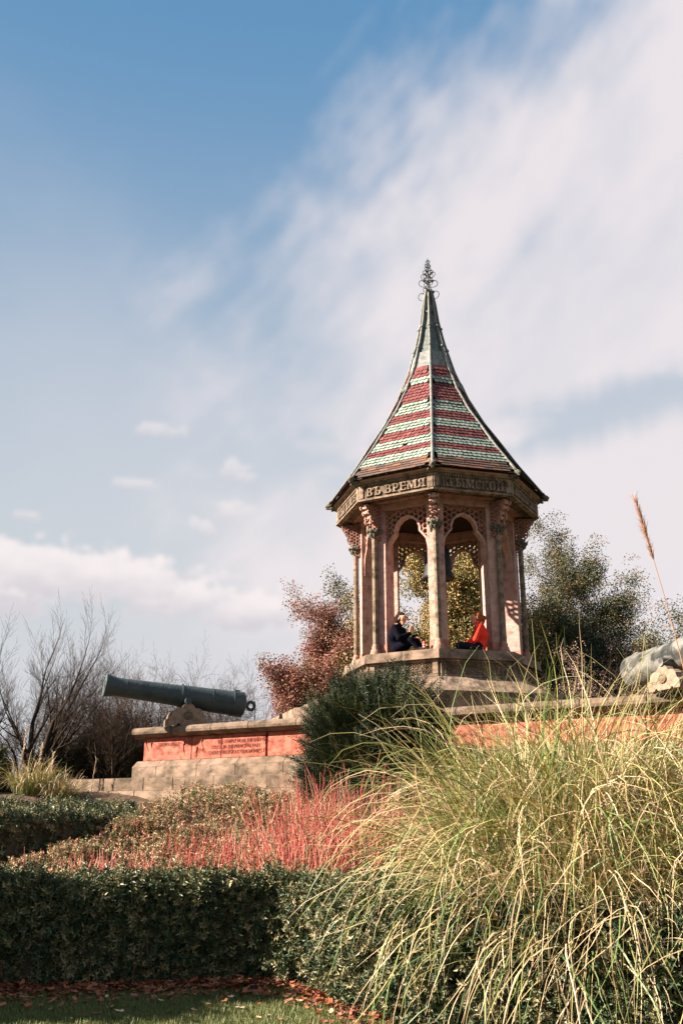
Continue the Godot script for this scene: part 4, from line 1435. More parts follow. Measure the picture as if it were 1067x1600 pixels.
func build_trees() -> void:
	var tall := {"levels": 5, "wiggle": 0.13, "up": 0.07, "kids": [4, 4, 3, 3, 2], "angle": 0.55, "shrink": 0.68, "seg": 4, "spread_from": 0.25, "trunk": 0.36}
	var bushy := {"levels": 4, "wiggle": 0.2, "up": 0.03, "kids": [5, 5, 4, 4], "angle": 0.72, "shrink": 0.66, "seg": 4, "spread_from": 0.2, "trunk": 0.38}
	var g := "bare winter trees behind the low wall"
	bare_tree("bare_tree", "tall bare tree with upright branches at the left picture edge", Vector3(-10.9, 2.0, -33.0), 8.0, 101, tall, g, 3, Color(0.28, 0.25, 0.24), 0.18)
	bare_tree("bare_tree", "bare tree half cut by the left picture edge", Vector3(-13.0, 2.0, -33.0), 7.4, 102, tall, g, 2, Color(0.28, 0.25, 0.24), 0.18)
	bare_tree("bare_tree", "spreading bare tree just right of the tall left-edge tree", Vector3(-9.4, 2.0, -37.0), 6.0, 103, bushy, g, 2, Color(0.8, 0.72, 0.66), 0.12)
	var rng := RandomNumberGenerator.new()
	rng.seed = 9
	var spots := [[-10.2, -41.0, 5.8], [-8.9, -40.0, 5.9], [-8.3, -36.0, 5.0], [-7.6, -39.0, 5.6], [-7.0, -35.0, 4.8], [-6.7, -41.0, 6.0], [-9.8, -35.5, 4.6], [-11.6, -40.0, 5.2], [-5.6, -38.5, 5.2], [-4.4, -41.0, 5.4], [-7.9, -33.0, 4.0], [-12.4, -37.0, 4.4]]
	var words := ["far thicket tree left of the cannon muzzle, farthest of the left ones", "thicket tree straight below the gap left of the muzzle", "low thicket tree under the cannon muzzle", "thicket tree behind the cannon's chase", "low thicket tree beside the podium's left end", "tall thicket tree seen over the cannon barrel", "low thicket tree in front of the spreading bare tree", "thicket tree behind the tall left-edge tree", "thicket tree behind the dark cannon's carriage", "thicket tree behind the dark cannon's breech", "lowest and nearest thicket tree left of the podium", "low thicket tree at the foot of the left-edge trees"]
	for i in spots.size():
		var s: Array = spots[i]
		bare_tree("thicket_tree", words[i], Vector3(s[0], 2.0, s[1]), s[2] * 1.3, 200 + i, bushy, "tangled bare thicket", 4, Color(0.42, 0.34, 0.3) * rng.randf_range(0.6, 1.0), 0.075)
	# dark evergreen shrubs under the bare trees
	var small := leaf_cluster(3, 16, 0.16, 0.07, 0.035)
	var bush := {"levels": 3, "wiggle": 0.2, "up": 0.02, "kids": [6, 6, 5], "angle": 0.8, "shrink": 0.66, "seg": 3, "spread_from": 0.05, "trunk": 0.5, "stems": 3}
	leaf_tree("evergreen_shrub", "dark evergreen shrub at the foot of the left-edge bare trees", "shrub", Vector3(-12.2, 2.0, -29.5), 2.0, 31, bush, small, M.leaf, 5, 0.25, [Color(0.02, 0.035, 0.016), Color(0.03, 0.045, 0.02)])
	for i in 5:
		var sp: Array = [[-10.0, -34.5, 2.2], [-8.0, -35.0, 2.4], [-6.4, -34.0, 2.1], [-9.0, -38.0, 2.6], [-5.0, -35.0, 2.2]][i]
		var wl: String = ["brown undergrowth bush below the spreading bare tree", "brown undergrowth bush left of the podium wall's plinth", "brown undergrowth bush touching the podium's left end", "brown undergrowth bush deep inside the thicket", "brown undergrowth bush hidden behind the dark cannon"][i]
		leaf_tree("undergrowth_bush", wl, "shrub", Vector3(sp[0], 2.0, sp[1]), sp[2], 40 + i, bush, small, M.litter, 3, 0.3, [Color(0.05, 0.042, 0.026), Color(0.07, 0.05, 0.03), Color(0.035, 0.038, 0.02)])
	# red leaved tree left of the tower
	var mid := leaf_cluster(5, 18, 0.18, 0.065, 0.042)
	var crown := {"levels": 4, "wiggle": 0.16, "up": 0.03, "kids": [5, 5, 4, 3], "angle": 0.72, "shrink": 0.67, "seg": 4, "spread_from": 0.22, "trunk": 0.33}
	leaf_tree("red_leaved_tree", "dull red autumn tree between the dark cannon and the tower", "tree", Vector3(-0.45, 2.0, -28.0), 7.9, 51, crown, leaf_cluster(5, 13, 0.17, 0.06, 0.04), M.leaf, 6, 0.4, [Color(0.24, 0.08, 0.07), Color(0.32, 0.14, 0.11), Color(0.20, 0.07, 0.065), Color(0.33, 0.18, 0.12), Color(0.17, 0.11, 0.06)], Vector3(-0.05, 0, 0.1))
	leaf_tree("olive_tree", "sparse olive-green tree rising just left of the tower's left pier", "tree", Vector3(0.95, 2.0, -31.0), 9.2, 52, crown, mid, M.leaf, 3, 0.38, [Color(0.085, 0.085, 0.03), Color(0.12, 0.10, 0.035), Color(0.06, 0.07, 0.028), Color(0.14, 0.10, 0.04)])
	leaf_tree("golden_tree", "golden olive tree seen through the tower's arches", "tree", Vector3(2.85, 2.0, -24.3), 9.8, 53, crown, mid, M.leaf, 6, 0.42, [Color(0.27, 0.20, 0.07), Color(0.34, 0.24, 0.09), Color(0.17, 0.16, 0.06), Color(0.38, 0.26, 0.11), Color(0.12, 0.13, 0.05)])
	leaf_tree("dark_oak", "large dark-crowned tree with leaning trunk right of the tower", "tree", Vector3(6.1, 2.0, -27.5), 10.3, 54, crown, leaf_cluster(6, 18, 0.17, 0.06, 0.036), M.leaf, 7, 0.5, [Color(0.07, 0.08, 0.033), Color(0.09, 0.092, 0.04), Color(0.13, 0.11, 0.05), Color(0.05, 0.065, 0.03), Color(0.19, 0.13, 0.065)], Vector3(0.28, 0, 0.1), 0.2)
	leaf_tree("holly_bush", "very dark evergreen bush under the leaning tree right of the tower", "shrub", Vector3(5.6, 2.0, -24.5), 3.9, 55, bush, small, M.leafgloss, 6, 0.3, [Color(0.018, 0.03, 0.014), Color(0.028, 0.042, 0.02)])
	leaf_tree("seedhead_shrub", "pinkish twiggy shrub left of the grey cannon", "shrub", Vector3(6.5, 2.0, -22.5), 3.6, 56, bush, leaf_cluster(8, 8, 0.1, 0.04, 0.03), M.litter, 2, 0.2, [Color(0.30, 0.20, 0.17), Color(0.36, 0.25, 0.21), Color(0.2, 0.14, 0.11)])

# ---- planting

func sprig(sd: int, n: int, l: float, leaf_l: float, leaf_w: float, twig := 0.0022) -> ArrayMesh:
	# a short twig along +y with leaves set round it
	var rng := RandomNumberGenerator.new()
	rng.seed = sd
	var g := Geo.new()
	g.col = Color(0.9, 0.75, 0.5)
	g.tube([Vector3(0, -l * 0.3, 0), Vector3(rng.randf_range(-0.01, 0.01), l * 0.5, 0), Vector3(0, l, rng.randf_range(-0.01, 0.01))], [twig, twig, twig * 0.5], 3, false)
	for i in n:
		var u := (i + 0.5) / n
		var a := i * 2.4 + rng.randf_range(-0.3, 0.3)
		var out := Vector3(cos(a), 0, sin(a))
		var d := (out * rng.randf_range(0.6, 1.0) + Vector3.UP * rng.randf_range(0.2, 0.9)).normalized()
		var k := rng.randf_range(0.7, 1.3)
		leaf(g, Vector3(0, l * u, 0) + out * 0.003, d, (Vector3.UP + rand_dir(rng) * 0.6).normalized(), leaf_l * rng.randf_range(0.7, 1.2), leaf_w * rng.randf_range(0.75, 1.2), Color(k, k, k * rng.randf_range(0.8, 1.1)), 0.18)
	return g.mesh()

func basis_y(y: Vector3, spin: float, s: float) -> Basis:
	y = y.normalized()
	var x := y.cross(Vector3(0.3, 0.1, 0.95)).normalized()
	return (Basis(y, spin) * Basis(x, y, x.cross(y))).scaled_local(Vector3.ONE * s)

func hedge(called: String, label: String, line: Array, h: float, thick: float, dens: float, sd: int, mesh: ArrayMesh, cols: Array, rise := 0.0, twigs := 0, top := 0.0) -> Node3D:
	# line: Vector2(x, z) along the foot of the front face, running left to right
	var rng := RandomNumberGenerator.new()
	rng.seed = sd
	var t := thing(called, label, "hedge", Vector3(line[0].x, 0, line[0].y))
	var org := Vector3(line[0].x, 0, line[0].y)
	var nrm := []          # front-facing normal at each vertex
	for i in line.size():
		var d: Vector2 = (line[mini(i + 1, line.size() - 1)] - line[maxi(i - 1, 0)]).normalized()
		nrm.append(Vector2(-d.y, d.x))
	var base := func(p: Vector2) -> float: return ground_y(p.x, p.y)
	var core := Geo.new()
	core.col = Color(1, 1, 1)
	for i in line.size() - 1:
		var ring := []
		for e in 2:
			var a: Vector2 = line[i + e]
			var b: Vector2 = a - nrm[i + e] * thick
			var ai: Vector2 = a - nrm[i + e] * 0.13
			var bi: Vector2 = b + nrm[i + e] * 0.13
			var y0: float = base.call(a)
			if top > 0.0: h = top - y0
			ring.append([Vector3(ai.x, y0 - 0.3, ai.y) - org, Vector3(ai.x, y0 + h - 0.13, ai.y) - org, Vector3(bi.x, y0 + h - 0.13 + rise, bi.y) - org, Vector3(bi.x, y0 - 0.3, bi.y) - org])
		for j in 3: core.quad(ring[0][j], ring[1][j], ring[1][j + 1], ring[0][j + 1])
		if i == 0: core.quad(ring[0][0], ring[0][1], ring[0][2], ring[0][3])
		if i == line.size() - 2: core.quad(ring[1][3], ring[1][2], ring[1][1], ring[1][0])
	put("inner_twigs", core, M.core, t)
	var xs := []
	var cs := []
	for i in line.size() - 1:
		var a: Vector2 = line[i]
		var b: Vector2 = line[i + 1]
		var len := a.distance_to(b)
		if top > 0.0: h = top - base.call((a + b) * 0.5)
		var n := int(dens * len * (h + thick + h * 0.35))
		for k in n:
			var u := rng.randf()
			var p := a.lerp(b, u)
			var m: Vector2 = nrm[i].lerp(nrm[i + 1], u).normalized()
			var y0: float = base.call(p)
			if top > 0.0: h = top - y0
			var pick := rng.randf() * (h + thick + h * 0.35)
			var pos: Vector3
			var out: Vector3
			var fr := Vector3(m.x, 0, m.y)
			if pick < h:
				var y := pick
				var round := smoothstep(h - 0.14, h, y) * 0.12
				pos = Vector3(p.x, y0 + y, p.y) - fr * (round + 0.05 * smoothstep(0.25, 0.0, y))
				out = (fr + Vector3.UP * smoothstep(h - 0.2, h, y)).normalized()
			elif pick < h + thick:
				var w := (pick - h) / thick
				var q := p - m * w * thick
				pos = Vector3(q.x, y0 + h + rise * w - 0.08 * smoothstep(0.18, 0.0, w), q.y)
				out = (Vector3.UP + fr * smoothstep(0.2, 0.0, w)).normalized()
			else:
				var q := p - m * thick
				pos = Vector3(q.x, y0 + rng.randf() * (h + rise), q.y)
				out = -fr
			pos += out * (gn.get_noise_3d(pos.x * 2.2, pos.y * 2.2, pos.z * 2.2) * 0.15 + gn.get_noise_3d(pos.x * 7.0, pos.y * 7.0, pos.z * 7.0) * 0.09 - 0.05 - 0.11 * pow(rng.randf(), 1.4))
			var dir := (out * 0.8 + rand_dir(rng) * 0.75 + Vector3.UP * 0.35).normalized()
			if rng.randf() < 0.02: dir = (out * 0.5 + Vector3.UP).normalized()
			if rng.randf() < 0.05: pos += (out + Vector3.UP) * rng.randf_range(0.02, 0.07)
			xs.append(Transform3D(basis_y(dir, rng.randf() * TAU, rng.randf_range(0.6, 1.35)), pos - org))
			var c: Color = cols[rng.randi() % cols.size()]
			cs.append(c * rng.randf_range(0.75, 1.25))
	scatter("foliage", mesh, M.leafgloss, xs, cs, t)
	for i in twigs:
		var u := rng.randf_range(0.35, 0.95)
		var p: Vector2 = line[0].lerp(line[1], u)
		var g := Geo.new()
		g.col = Color(0.16, 0.07, 0.045)
		var o := Vector3(p.x, base.call(p), p.y) + Vector3(nrm[0].x, 0, nrm[0].y) * rng.randf_range(-0.05, 0.05) - org
		var d := Vector3(rng.randf_range(-0.35, 0.35), 1, rng.randf_range(-0.1, 0.2)).normalized()
		var l := rng.randf_range(0.2, 0.5)
		g.tube([o, o + d * l * 0.5 + Vector3(rng.randf_range(-0.03, 0.03), 0, 0.03), o + d * l], [0.008, 0.006, 0.003], 4)
		put("bare_stem", g, M.stem, t)
	return t

func blade(g: Geo, rng: RandomNumberGenerator, o: Vector3, d: Vector3, l: float, w: float, droop: float, curl: float, c0: Color, c1: Color, n := 9) -> void:
	# a ribbon leaf that bends over under its own weight
	var side := d.cross(Vector3.UP)
	if side.length_squared() < 0.01: side = Vector3(rng.randf_range(-1, 1), 0, rng.randf_range(-1, 1))
	side = side.normalized()
	var tw := rng.randf_range(-1.2, 1.2)
	var bend := rand_dir(rng) * curl
	var pp := o
	var pa := Vector3()
	var pb := Vector3()
	var pc := Color()
	var pn := Vector3()
	for i in n + 1:
		var u := float(i) / n
		var ww := w * (0.55 + 0.45 * minf(1.0, u * 5.0)) * (1.0 - pow(u, 2.2) * 0.93)
		var s := side.rotated(d, tw * u)
		var a := pp - s * ww * 0.5
		var b := pp + s * ww * 0.5
		var nn := s.cross(d).normalized()
		var c := c0.lerp(c1, smoothstep(0.15, 0.9, u))
		if i > 0:
			g.tri_n(pa, pb, b, pn, pn, nn, pc, pc, c)
			g.tri_n(pa, b, a, pn, nn, nn, pc, c, c)
		pa = a; pb = b; pc = c; pn = nn
		pp += d * l / n
		var sag := droop * (0.15 + 1.9 * u * u) / n
		d = (d + Vector3.DOWN * sag * 3.0 + bend * (u * 0.9 + 4.5 * u * u * u) / n + rand_dir(rng) * (0.05 + curl * 0.22)).normalized()
		side = (side - d * side.dot(d)).normalized()

func grass_clump(label: String, at: Vector2, sd: int, n: int, rad: float, len0: float, len1: float, lean: Vector3, dry: float, group := "tall arching ornamental grasses", called := "ornamental_grass", w := 0.015) -> Node3D:
	var rng := RandomNumberGenerator.new()
	rng.seed = sd
	var y := ground_y(at.x, at.y)
	var t := thing(called, label, "grass clump", Vector3(at.x, y, at.y), 0, group)
	var g := Geo.new()
	for i in n:
		var a := rng.randf() * TAU
		var r := sqrt(rng.randf()) * rad
		var o := Vector3(cos(a) * r, -0.05, sin(a) * r)
		var tilt := 0.08 + 0.5 * r / rad * rng.randf_range(0.1, 1.6) + absf(rng.randfn(0.0, 0.16))
		var aa := a + rng.randf_range(-0.7, 0.7)
		var d := (Vector3(cos(aa) * tilt, 1.0, sin(aa) * tilt) + lean * rng.randf_range(0.2, 1.2)).normalized()
		var l := lerpf(len0, len1, pow(rng.randf(), 0.8))
		var c0 := Color(0.06, 0.115, 0.018).lerp(Color(0.14, 0.20, 0.04), rng.randf())
		var c1 := Color(0.15, 0.20, 0.05).lerp(Color(0.38, 0.29, 0.14), rng.randf())
		if rng.randf() < dry:
			c0 = Color(0.28, 0.20, 0.10).lerp(Color(0.42, 0.30, 0.17), rng.randf())
			c1 = Color(0.40, 0.28, 0.16).lerp(Color(0.56, 0.42, 0.28), rng.randf())
		elif rng.randf() < 0.25:
			c0 = Color(0.055, 0.10, 0.03)
			c1 = Color(0.10, 0.16, 0.05)
		blade(g, rng, o, d, l, w * rng.randf_range(0.55, 1.3), rng.randf_range(0.3, 1.9), rng.randf_range(0.1, 1.2), c0, c1, 14)
	# dense shorter growth at the heart of the clump, and a few broad or broken blades
	for i in int(n * 0.7):
		var a := rng.randf() * TAU
		var r := sqrt(rng.randf()) * rad * 1.1
		var d := Vector3(cos(a) * 0.35 * r / rad + rng.randfn(0, 0.12), 1.0, sin(a) * 0.35 * r / rad + rng.randfn(0, 0.12)).normalized()
		var c := Color(0.05, 0.10, 0.016).lerp(Color(0.17, 0.20, 0.05), rng.randf())
		blade(g, rng, Vector3(cos(a) * r, -0.05, sin(a) * r), (d + lean * 0.5).normalized(), len0 * rng.randf_range(0.5, 1.25), w * rng.randf_range(0.6, 1.5), rng.randf_range(0.15, 0.8), rng.randf_range(0.1, 0.6), c, c.lerp(Color(0.34, 0.28, 0.13), rng.randf()), 8)
	for i in int(n * 0.05):
		var a := rng.randf() * TAU
		var c := Color(0.42, 0.33, 0.2).lerp(Color(0.5, 0.42, 0.3), rng.randf())
		blade(g, rng, Vector3(cos(a) * rad * 0.7, 0, sin(a) * rad * 0.7), (Vector3(cos(a) * 0.5, 1, sin(a) * 0.5) + lean).normalized(), len0 * rng.randf_range(0.5, 1.3), w * rng.randf_range(1.4, 2.2), rng.randf_range(0.5, 2.2), rng.randf_range(0.5, 1.5), c, c * 1.1, 7)
	put("blades", g, M.blade, t).set_meta("kind", "stuff")
	return t

func dogwood(label: String, at: Vector2, sd: int, n: int, h0: float, h1: float, rad: float, spread: float, lean := Vector3.ZERO) -> void:
	var rng := RandomNumberGenerator.new()
	rng.seed = sd
	var t := thing("dogwood_shrub", label, "shrub", Vector3(at.x, ground_y(at.x, at.y), at.y), 0, "red stemmed dogwoods")
	var g := Geo.new()
	for i in n:
		var a := rng.randf() * TAU
		var r := sqrt(rng.randf()) * rad
		var o := Vector3(cos(a) * r, -0.03, sin(a) * r)
		var d := (Vector3(cos(a) * r / rad * spread, 1, sin(a) * r / rad * spread) + rand_dir(rng) * 0.22 + lean).normalized()
		var l := rng.randf_range(h0, h1)
		var c := Color(0.24, 0.028, 0.028).lerp(Color(0.45, 0.11, 0.085), rng.randf())
		if rng.randf() < 0.28: c = Color(0.48, 0.26, 0.18)
		g.col = c
		var m := o + d * l * 0.55
		var d2 := (d + rand_dir(rng) * 0.16 + Vector3.UP * 0.1).normalized()
		var e := m + d2 * l * 0.45
		var w := rng.randf_range(0.0042, 0.0075)
		g.tube([o, m, e], [w, w * 0.8, w * 0.35], 3, false)
		for k in rng.randi() % 3:
			var u := rng.randf_range(0.35, 0.9)
			var p := o.lerp(m, u / 0.55) if u < 0.55 else m.lerp(e, (u - 0.55) / 0.45)
			var dd := (d2 + rand_dir(rng) * 0.7 + Vector3.UP * 0.2).normalized()
			g.tube([p, p + dd * l * rng.randf_range(0.15, 0.35)], [w * 0.6, w * 0.25], 3, false)
	put("stems", g, M.stem, t).set_meta("kind", "stuff")

func yew() -> void:
	var rng := RandomNumberGenerator.new()
	rng.seed = 77
	var at := Vector2(0.53, -13.3)
	var y := ground_y(at.x, at.y)
	var t := thing("yew_bush", "shaggy dark green yew bush in front of the podium wall", "shrub", Vector3(at.x, y, at.y))
	# a feathery shoot along +y with needles in two ranks
	var sh := []
	for v in 3:
		var g := Geo.new()
		var l := 0.30
		g.col = Color(1.6, 1.0, 0.5)
		g.tube([Vector3(0, -0.1, 0), Vector3(0.01 * v, l * 0.5, 0), Vector3(0.0, l, 0.012)], [0.004, 0.003, 0.0015], 3, false)
		for i in 22:
			var u := (i + 0.5) / 22.0
			var s := 1.0 if i % 2 else -1.0
			var d := Vector3(s * rng.randf_range(0.6, 1.0), rng.randf_range(0.45, 0.8), rng.randf_range(-0.5, 0.5)).normalized()
			var k := rng.randf_range(0.7, 1.3) * (1.0 + 0.5 * smoothstep(0.75, 1.0, u))
			leaf(g, Vector3(0, l * u, 0), d, Vector3(0, 0.3, 1), 0.045 * rng.randf_range(0.8, 1.2), 0.011, Color(k, k, k), 0.1)
		sh.append(g.mesh())
	var xs := [[], [], []]
	var cs := [[], [], []]
	for i in 7500:
		var d := rand_dir(rng)
		if d.y < -0.35: d.y = -d.y
		var rr := 1.0 + gn.get_noise_3d(d.x * 2.3 + 5.0, d.y * 2.3, d.z * 2.3) * 0.30 + gn.get_noise_3d(d.x * 6.0, d.y * 6.0 + 3.0, d.z * 6.0) * 0.34
		var dep := 1.0 - 0.42 * pow(rng.randf(), 1.6)
		var p := Vector3(d.x * 0.98, 0, d.z * 0.92) * rr * dep
		p.y = 1.05 + d.y * 1.14 * rr * dep
		if p.y < 0.05: continue
		var dir := (Vector3(d.x, d.y * 0.6, d.z) * 0.75 + Vector3.UP * 0.55 + rand_dir(rng) * 0.42).normalized()
		var k := rng.randi() % 3
		var s := rng.randf_range(0.55, 1.05)
		if rng.randf() < 0.10: s *= 1.45
		xs[k].append(Transform3D(basis_y(dir, rng.randf() * TAU, s), p))
		cs[k].append(Color(0.014, 0.026, 0.012).lerp(Color(0.05, 0.055, 0.02), pow(rng.randf(), 3.0)) * rng.randf_range(0.8, 1.2))
	for k in 3: scatter("shoots", sh[k], M.needle, xs[k], cs[k], t)
	var g := Geo.new()
	g.col = Color(0.8, 0.65, 0.5)
	for i in 9:
		var a := TAU * i / 9.0
		g.tube([Vector3(cos(a) * 0.05, -0.1, sin(a) * 0.05), Vector3(cos(a) * 0.3, 0.6, sin(a) * 0.3), Vector3(cos(a) * 0.5, 1.4, sin(a) * 0.5)], [0.05, 0.035, 0.012], 5)
	put("branches", g, M.bark, t)
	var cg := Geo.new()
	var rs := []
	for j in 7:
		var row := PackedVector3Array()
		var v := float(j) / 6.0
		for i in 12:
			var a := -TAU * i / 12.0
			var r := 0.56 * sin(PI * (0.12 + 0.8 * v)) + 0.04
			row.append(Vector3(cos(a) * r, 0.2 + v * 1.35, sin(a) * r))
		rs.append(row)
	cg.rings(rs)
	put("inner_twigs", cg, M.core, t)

func build_planting() -> void:
	var rng := RandomNumberGenerator.new()
	rng.seed = 15
	var sp := sprig(2, 11, 0.085, 0.045, 0.021)
	var hedge_cols := [Color(0.04, 0.066, 0.034), Color(0.055, 0.08, 0.04), Color(0.085, 0.10, 0.05), Color(0.13, 0.135, 0.075), Color(0.035, 0.06, 0.03), Color(0.25, 0.22, 0.13), Color(0.18, 0.165, 0.09)]
	var hd := hedge("clipped_hedge", "long clipped hedge in the foreground turning towards the viewer", [Vector2(-7.0, -9.2), Vector2(-0.75, -10.28), Vector2(-0.3, -9.8), Vector2(0.02, -8.8), Vector2(0.55, -8.0), Vector2(1.35, -7.3), Vector2(3.9, -5.6)], 0.97, 0.85, 1250.0, 301, sp, hedge_cols, 0.0, 9)
	hedge("clipped_hedge", "dark clipped hedge farther back at the left, below the low wall", [Vector2(-9.0, -12.4), Vector2(-4.6, -13.0), Vector2(-2.6, -15.0)], 0.98, 1.7, 480.0, 302, sp, hedge_cols, 0.16, 0, 1.62)
	var bush2 := {"levels": 3, "wiggle": 0.2, "up": 0.02, "kids": [7, 6, 6], "angle": 0.85, "shrink": 0.66, "seg": 3, "spread_from": 0.05, "trunk": 0.5, "stems": 4}
	for i in 1:  # unseen bush, added to throw shade over the lawn and hedge foot
		leaf_tree("shading_bush", "unseen laurel bush added beyond the left picture edge to shade the lawn", "shrub", Vector3(-5.0, 0, -8.9), 2.0, 71, bush2, leaf_cluster(14 + i, 16, 0.16, 0.11, 0.05), M.leafgloss, 5, 0.3, [Color(0.04, 0.06, 0.025), Color(0.055, 0.075, 0.03)])
	# low cover of small leaves and twigs on the slope
	var cov := Vector3(-2, 0, -12)
	var gc := Node3D.new()
	var xs := []
	var cs := []
	var tan_cols := [Color(0.36, 0.26, 0.18), Color(0.42, 0.30, 0.22), Color(0.28, 0.22, 0.13), Color(0.17, 0.165, 0.075), Color(0.10, 0.115, 0.05), Color(0.40, 0.19, 0.14)]
	for i in 21000:
		var x := rng.randf_range(-6.0, 1.2)
		var far := 11.6 + 4.9 * clampf((x + 4.3) / 1.9, 0.0, 1.0)
		var z := -rng.randf_range(hedge_line(x) + 0.65, far)
		var y := ground_y(x, z)
		var mound := 0.46 + 0.2 * gn.get_noise_2d(x * 1.1, z * 1.1) + 0.08 * gn.get_noise_2d(x * 4.0, z * 4.0)
		if -z < hedge_line(x) + 1.0: mound += 0.28
		mound += 0.16 * smoothstep(13.5, 15.5, -z)
		var p := Vector3(x, y + mound * (1.0 - 0.5 * pow(rng.randf(), 1.5)), z)
		xs.append(Transform3D(basis_y(Vector3(rng.randfn(0, 0.5), 1, rng.randfn(0, 0.5)), rng.randf() * TAU, rng.randf_range(0.7, 1.2)), p))
		cs.append(tan_cols[rng.randi() % 6] * rng.randf_range(0.75, 1.25))
	tag(scatter("ground_cover", sprig(6, 8, 0.11, 0.042, 0.022, 0.004), M.leaf, xs, cs), "low beige and green shrub cover on the slope behind the hedge", "ground cover")
	# red dogwood stems
	dogwood("dense red-stemmed dogwood left of the yew, at the middle of the bed", Vector2(-0.75, -11.3), 401, 150, 0.9, 1.5, 0.45, 0.35)
	dogwood("tallest red-stemmed dogwood in front of the yew bush", Vector2(-0.15, -11.5), 402, 165, 1.1, 1.75, 0.5, 0.4)
	dogwood("red-stemmed dogwood half hidden by the arching grass", Vector2(0.45, -11.4), 403, 130, 1.0, 1.6, 0.45, 0.45)
	dogwood("short red-stemmed dogwood in front of the dark gap in the cover", Vector2(-1.55, -11.1), 404, 110, 0.55, 0.95, 0.55, 0.25)
	dogwood("low red stems against the far dark hedge at left", Vector2(-3.2, -11.3), 405, 110, 0.4, 0.95, 0.5, 0.3)
	dogwood("red stems standing along the front hedge at left of centre", Vector2(-2.35, -10.95), 409, 200, 0.45, 0.9, 0.6, 0.25)
	dogwood("scattered red stems left of the middle of the slope", Vector2(-2.4, -12.2), 406, 210, 0.5, 0.82, 0.9, 0.2)
	dogwood("scattered red stems below the wall plinth", Vector2(-1.4, -13.2), 407, 240, 0.5, 0.85, 0.9, 0.2)
	dogwood("red stems farthest back, below the inscription", Vector2(-0.6, -14.2), 408, 120, 0.6, 1.1, 0.6, 0.25)
	yew()
	# ornamental grasses
	grass_clump("largest arching green and straw grass clump, in front of the tower", Vector2(2.2, -9.0), 501, 2800, 0.54, 1.8, 3.2, Vector3(0.0, 0, 0.08), 0.24)
	grass_clump("green grass clump under the grey cannon", Vector2(3.0, -9.4), 502, 1100, 0.4, 1.4, 2.5, Vector3(0.05, 0, 0.05), 0.3)
	grass_clump("grass clump leaning left in front of the yew bush", Vector2(1.7, -9.35), 503, 800, 0.4, 1.0, 2.2, Vector3(-0.1, 0, 0.08), 0.35)
	grass_clump("drooping straw-coloured grass clump hanging over the hedge", Vector2(2.0, -8.3), 504, 1900, 0.55, 1.2, 2.4, Vector3(0.02, 0, 0.32), 0.48)
	grass_clump("dry grass clump at the right picture edge", Vector2(3.0, -8.1), 505, 1600, 0.5, 1.3, 2.6, Vector3(-0.05, 0, 0.32), 0.55)
	# plume on its stalk
	var base := Vector3(3.35, ground_y(3.35, -8.6), -8.6)
	var tip := Vector3(2.865, 4.50, -8.5)
	var t := thing("grass_plume", "single tall feathery grass plume rising before the grey cannon", "plume", base)
	var d := tip - base
	var pts := []
	var rr := []
	for i in 9:
		var u := i / 8.0
		pts.append(d * u + Vector3(0.10 * sin(PI * u), 0, 0.0) * 1.0)
		rr.append(lerpf(0.009, 0.003, u))
	var sg := Geo.new()
	sg.col = Color(0.28, 0.15, 0.085)
	sg.tube(pts, rr, 6)
	put("stalk", sg, M.stem, t)
	var pg := Geo.new()
	for i in 420:
		var u := 1.0 - 0.15 * pow(rng.randf(), 0.9)
		var o := d * u + Vector3(0.10 * sin(PI * u), 0, 0)
		var dir := (d.normalized() * 1.0 + rand_dir(rng) * 0.34 + Vector3(-0.12, 0, 0)).normalized()
		blade(pg, rng, o, dir, rng.randf_range(0.05, 0.16), 0.0045, 0.3, 0.5, Color(0.26, 0.13, 0.08), Color(0.38, 0.21, 0.14), 4)
	put("feather", pg, M.blade, t).set_meta("kind", "stuff")
	# pale dead seed spikes and a yellow grass tuft at the left
	var spikes := [[-6.15, -18.3, 1.25], [-5.85, -18.4, 0.95], [-5.55, -18.2, 0.75], [-4.75, -18.3, 0.62]]
	var sl := ["tallest pale dead seed spike left of the low wall", "second pale dead seed spike left of the low wall", "pale seed spike beside the low wall's left end", "thin dead stalk standing before the thicket above the low wall"]
	for i in 4:
		var s: Array = spikes[i]
		var st := thing("seed_spike", sl[i], "seed spike", Vector3(s[0], ground_y(s[0], s[1]), s[1]), 0, "dead seed spikes")
		var g := Geo.new()
		g.col = Color(0.40, 0.30, 0.20)
		g.tube([Vector3(0, -0.05, 0), Vector3(0.02, s[2] * 0.5, 0), Vector3(0.05, s[2], 0.01)], [0.007, 0.006, 0.003], 5)
		put("stalk", g, M.stem, st)
		var f := Geo.new()
		for k in (10 if i == 3 else 90):
			var u := rng.randf_range(0.35, 1.0)
			blade(f, rng, Vector3(0.05 * u, s[2] * u, 0), (Vector3.UP + rand_dir(rng) * 0.7).normalized(), rng.randf_range(0.04, 0.1), 0.012, 0.4, 0.4, Color(0.48, 0.38, 0.28), Color(0.62, 0.52, 0.40), 3)
		put("seed_head", f, M.blade, st).set_meta("kind", "stuff")
	grass_clump("yellow-green grass tuft beside the dead seed spikes", Vector2(-5.75, -17.9), 520, 420, 0.3, 0.4, 0.9, Vector3.ZERO, 0.5, "small tufts at the left", "grass_tuft", 0.012)
	grass_clump("straw tuft at the low wall's left end", Vector2(-5.2, -17.8), 521, 260, 0.25, 0.3, 0.7, Vector3.ZERO, 0.7, "small tufts at the left", "grass_tuft", 0.012)
	var bush := {"levels": 3, "wiggle": 0.2, "up": 0.02, "kids": [6, 6, 5], "angle": 0.8, "shrink": 0.66, "seg": 3, "spread_from": 0.05, "trunk": 0.5, "stems": 3}
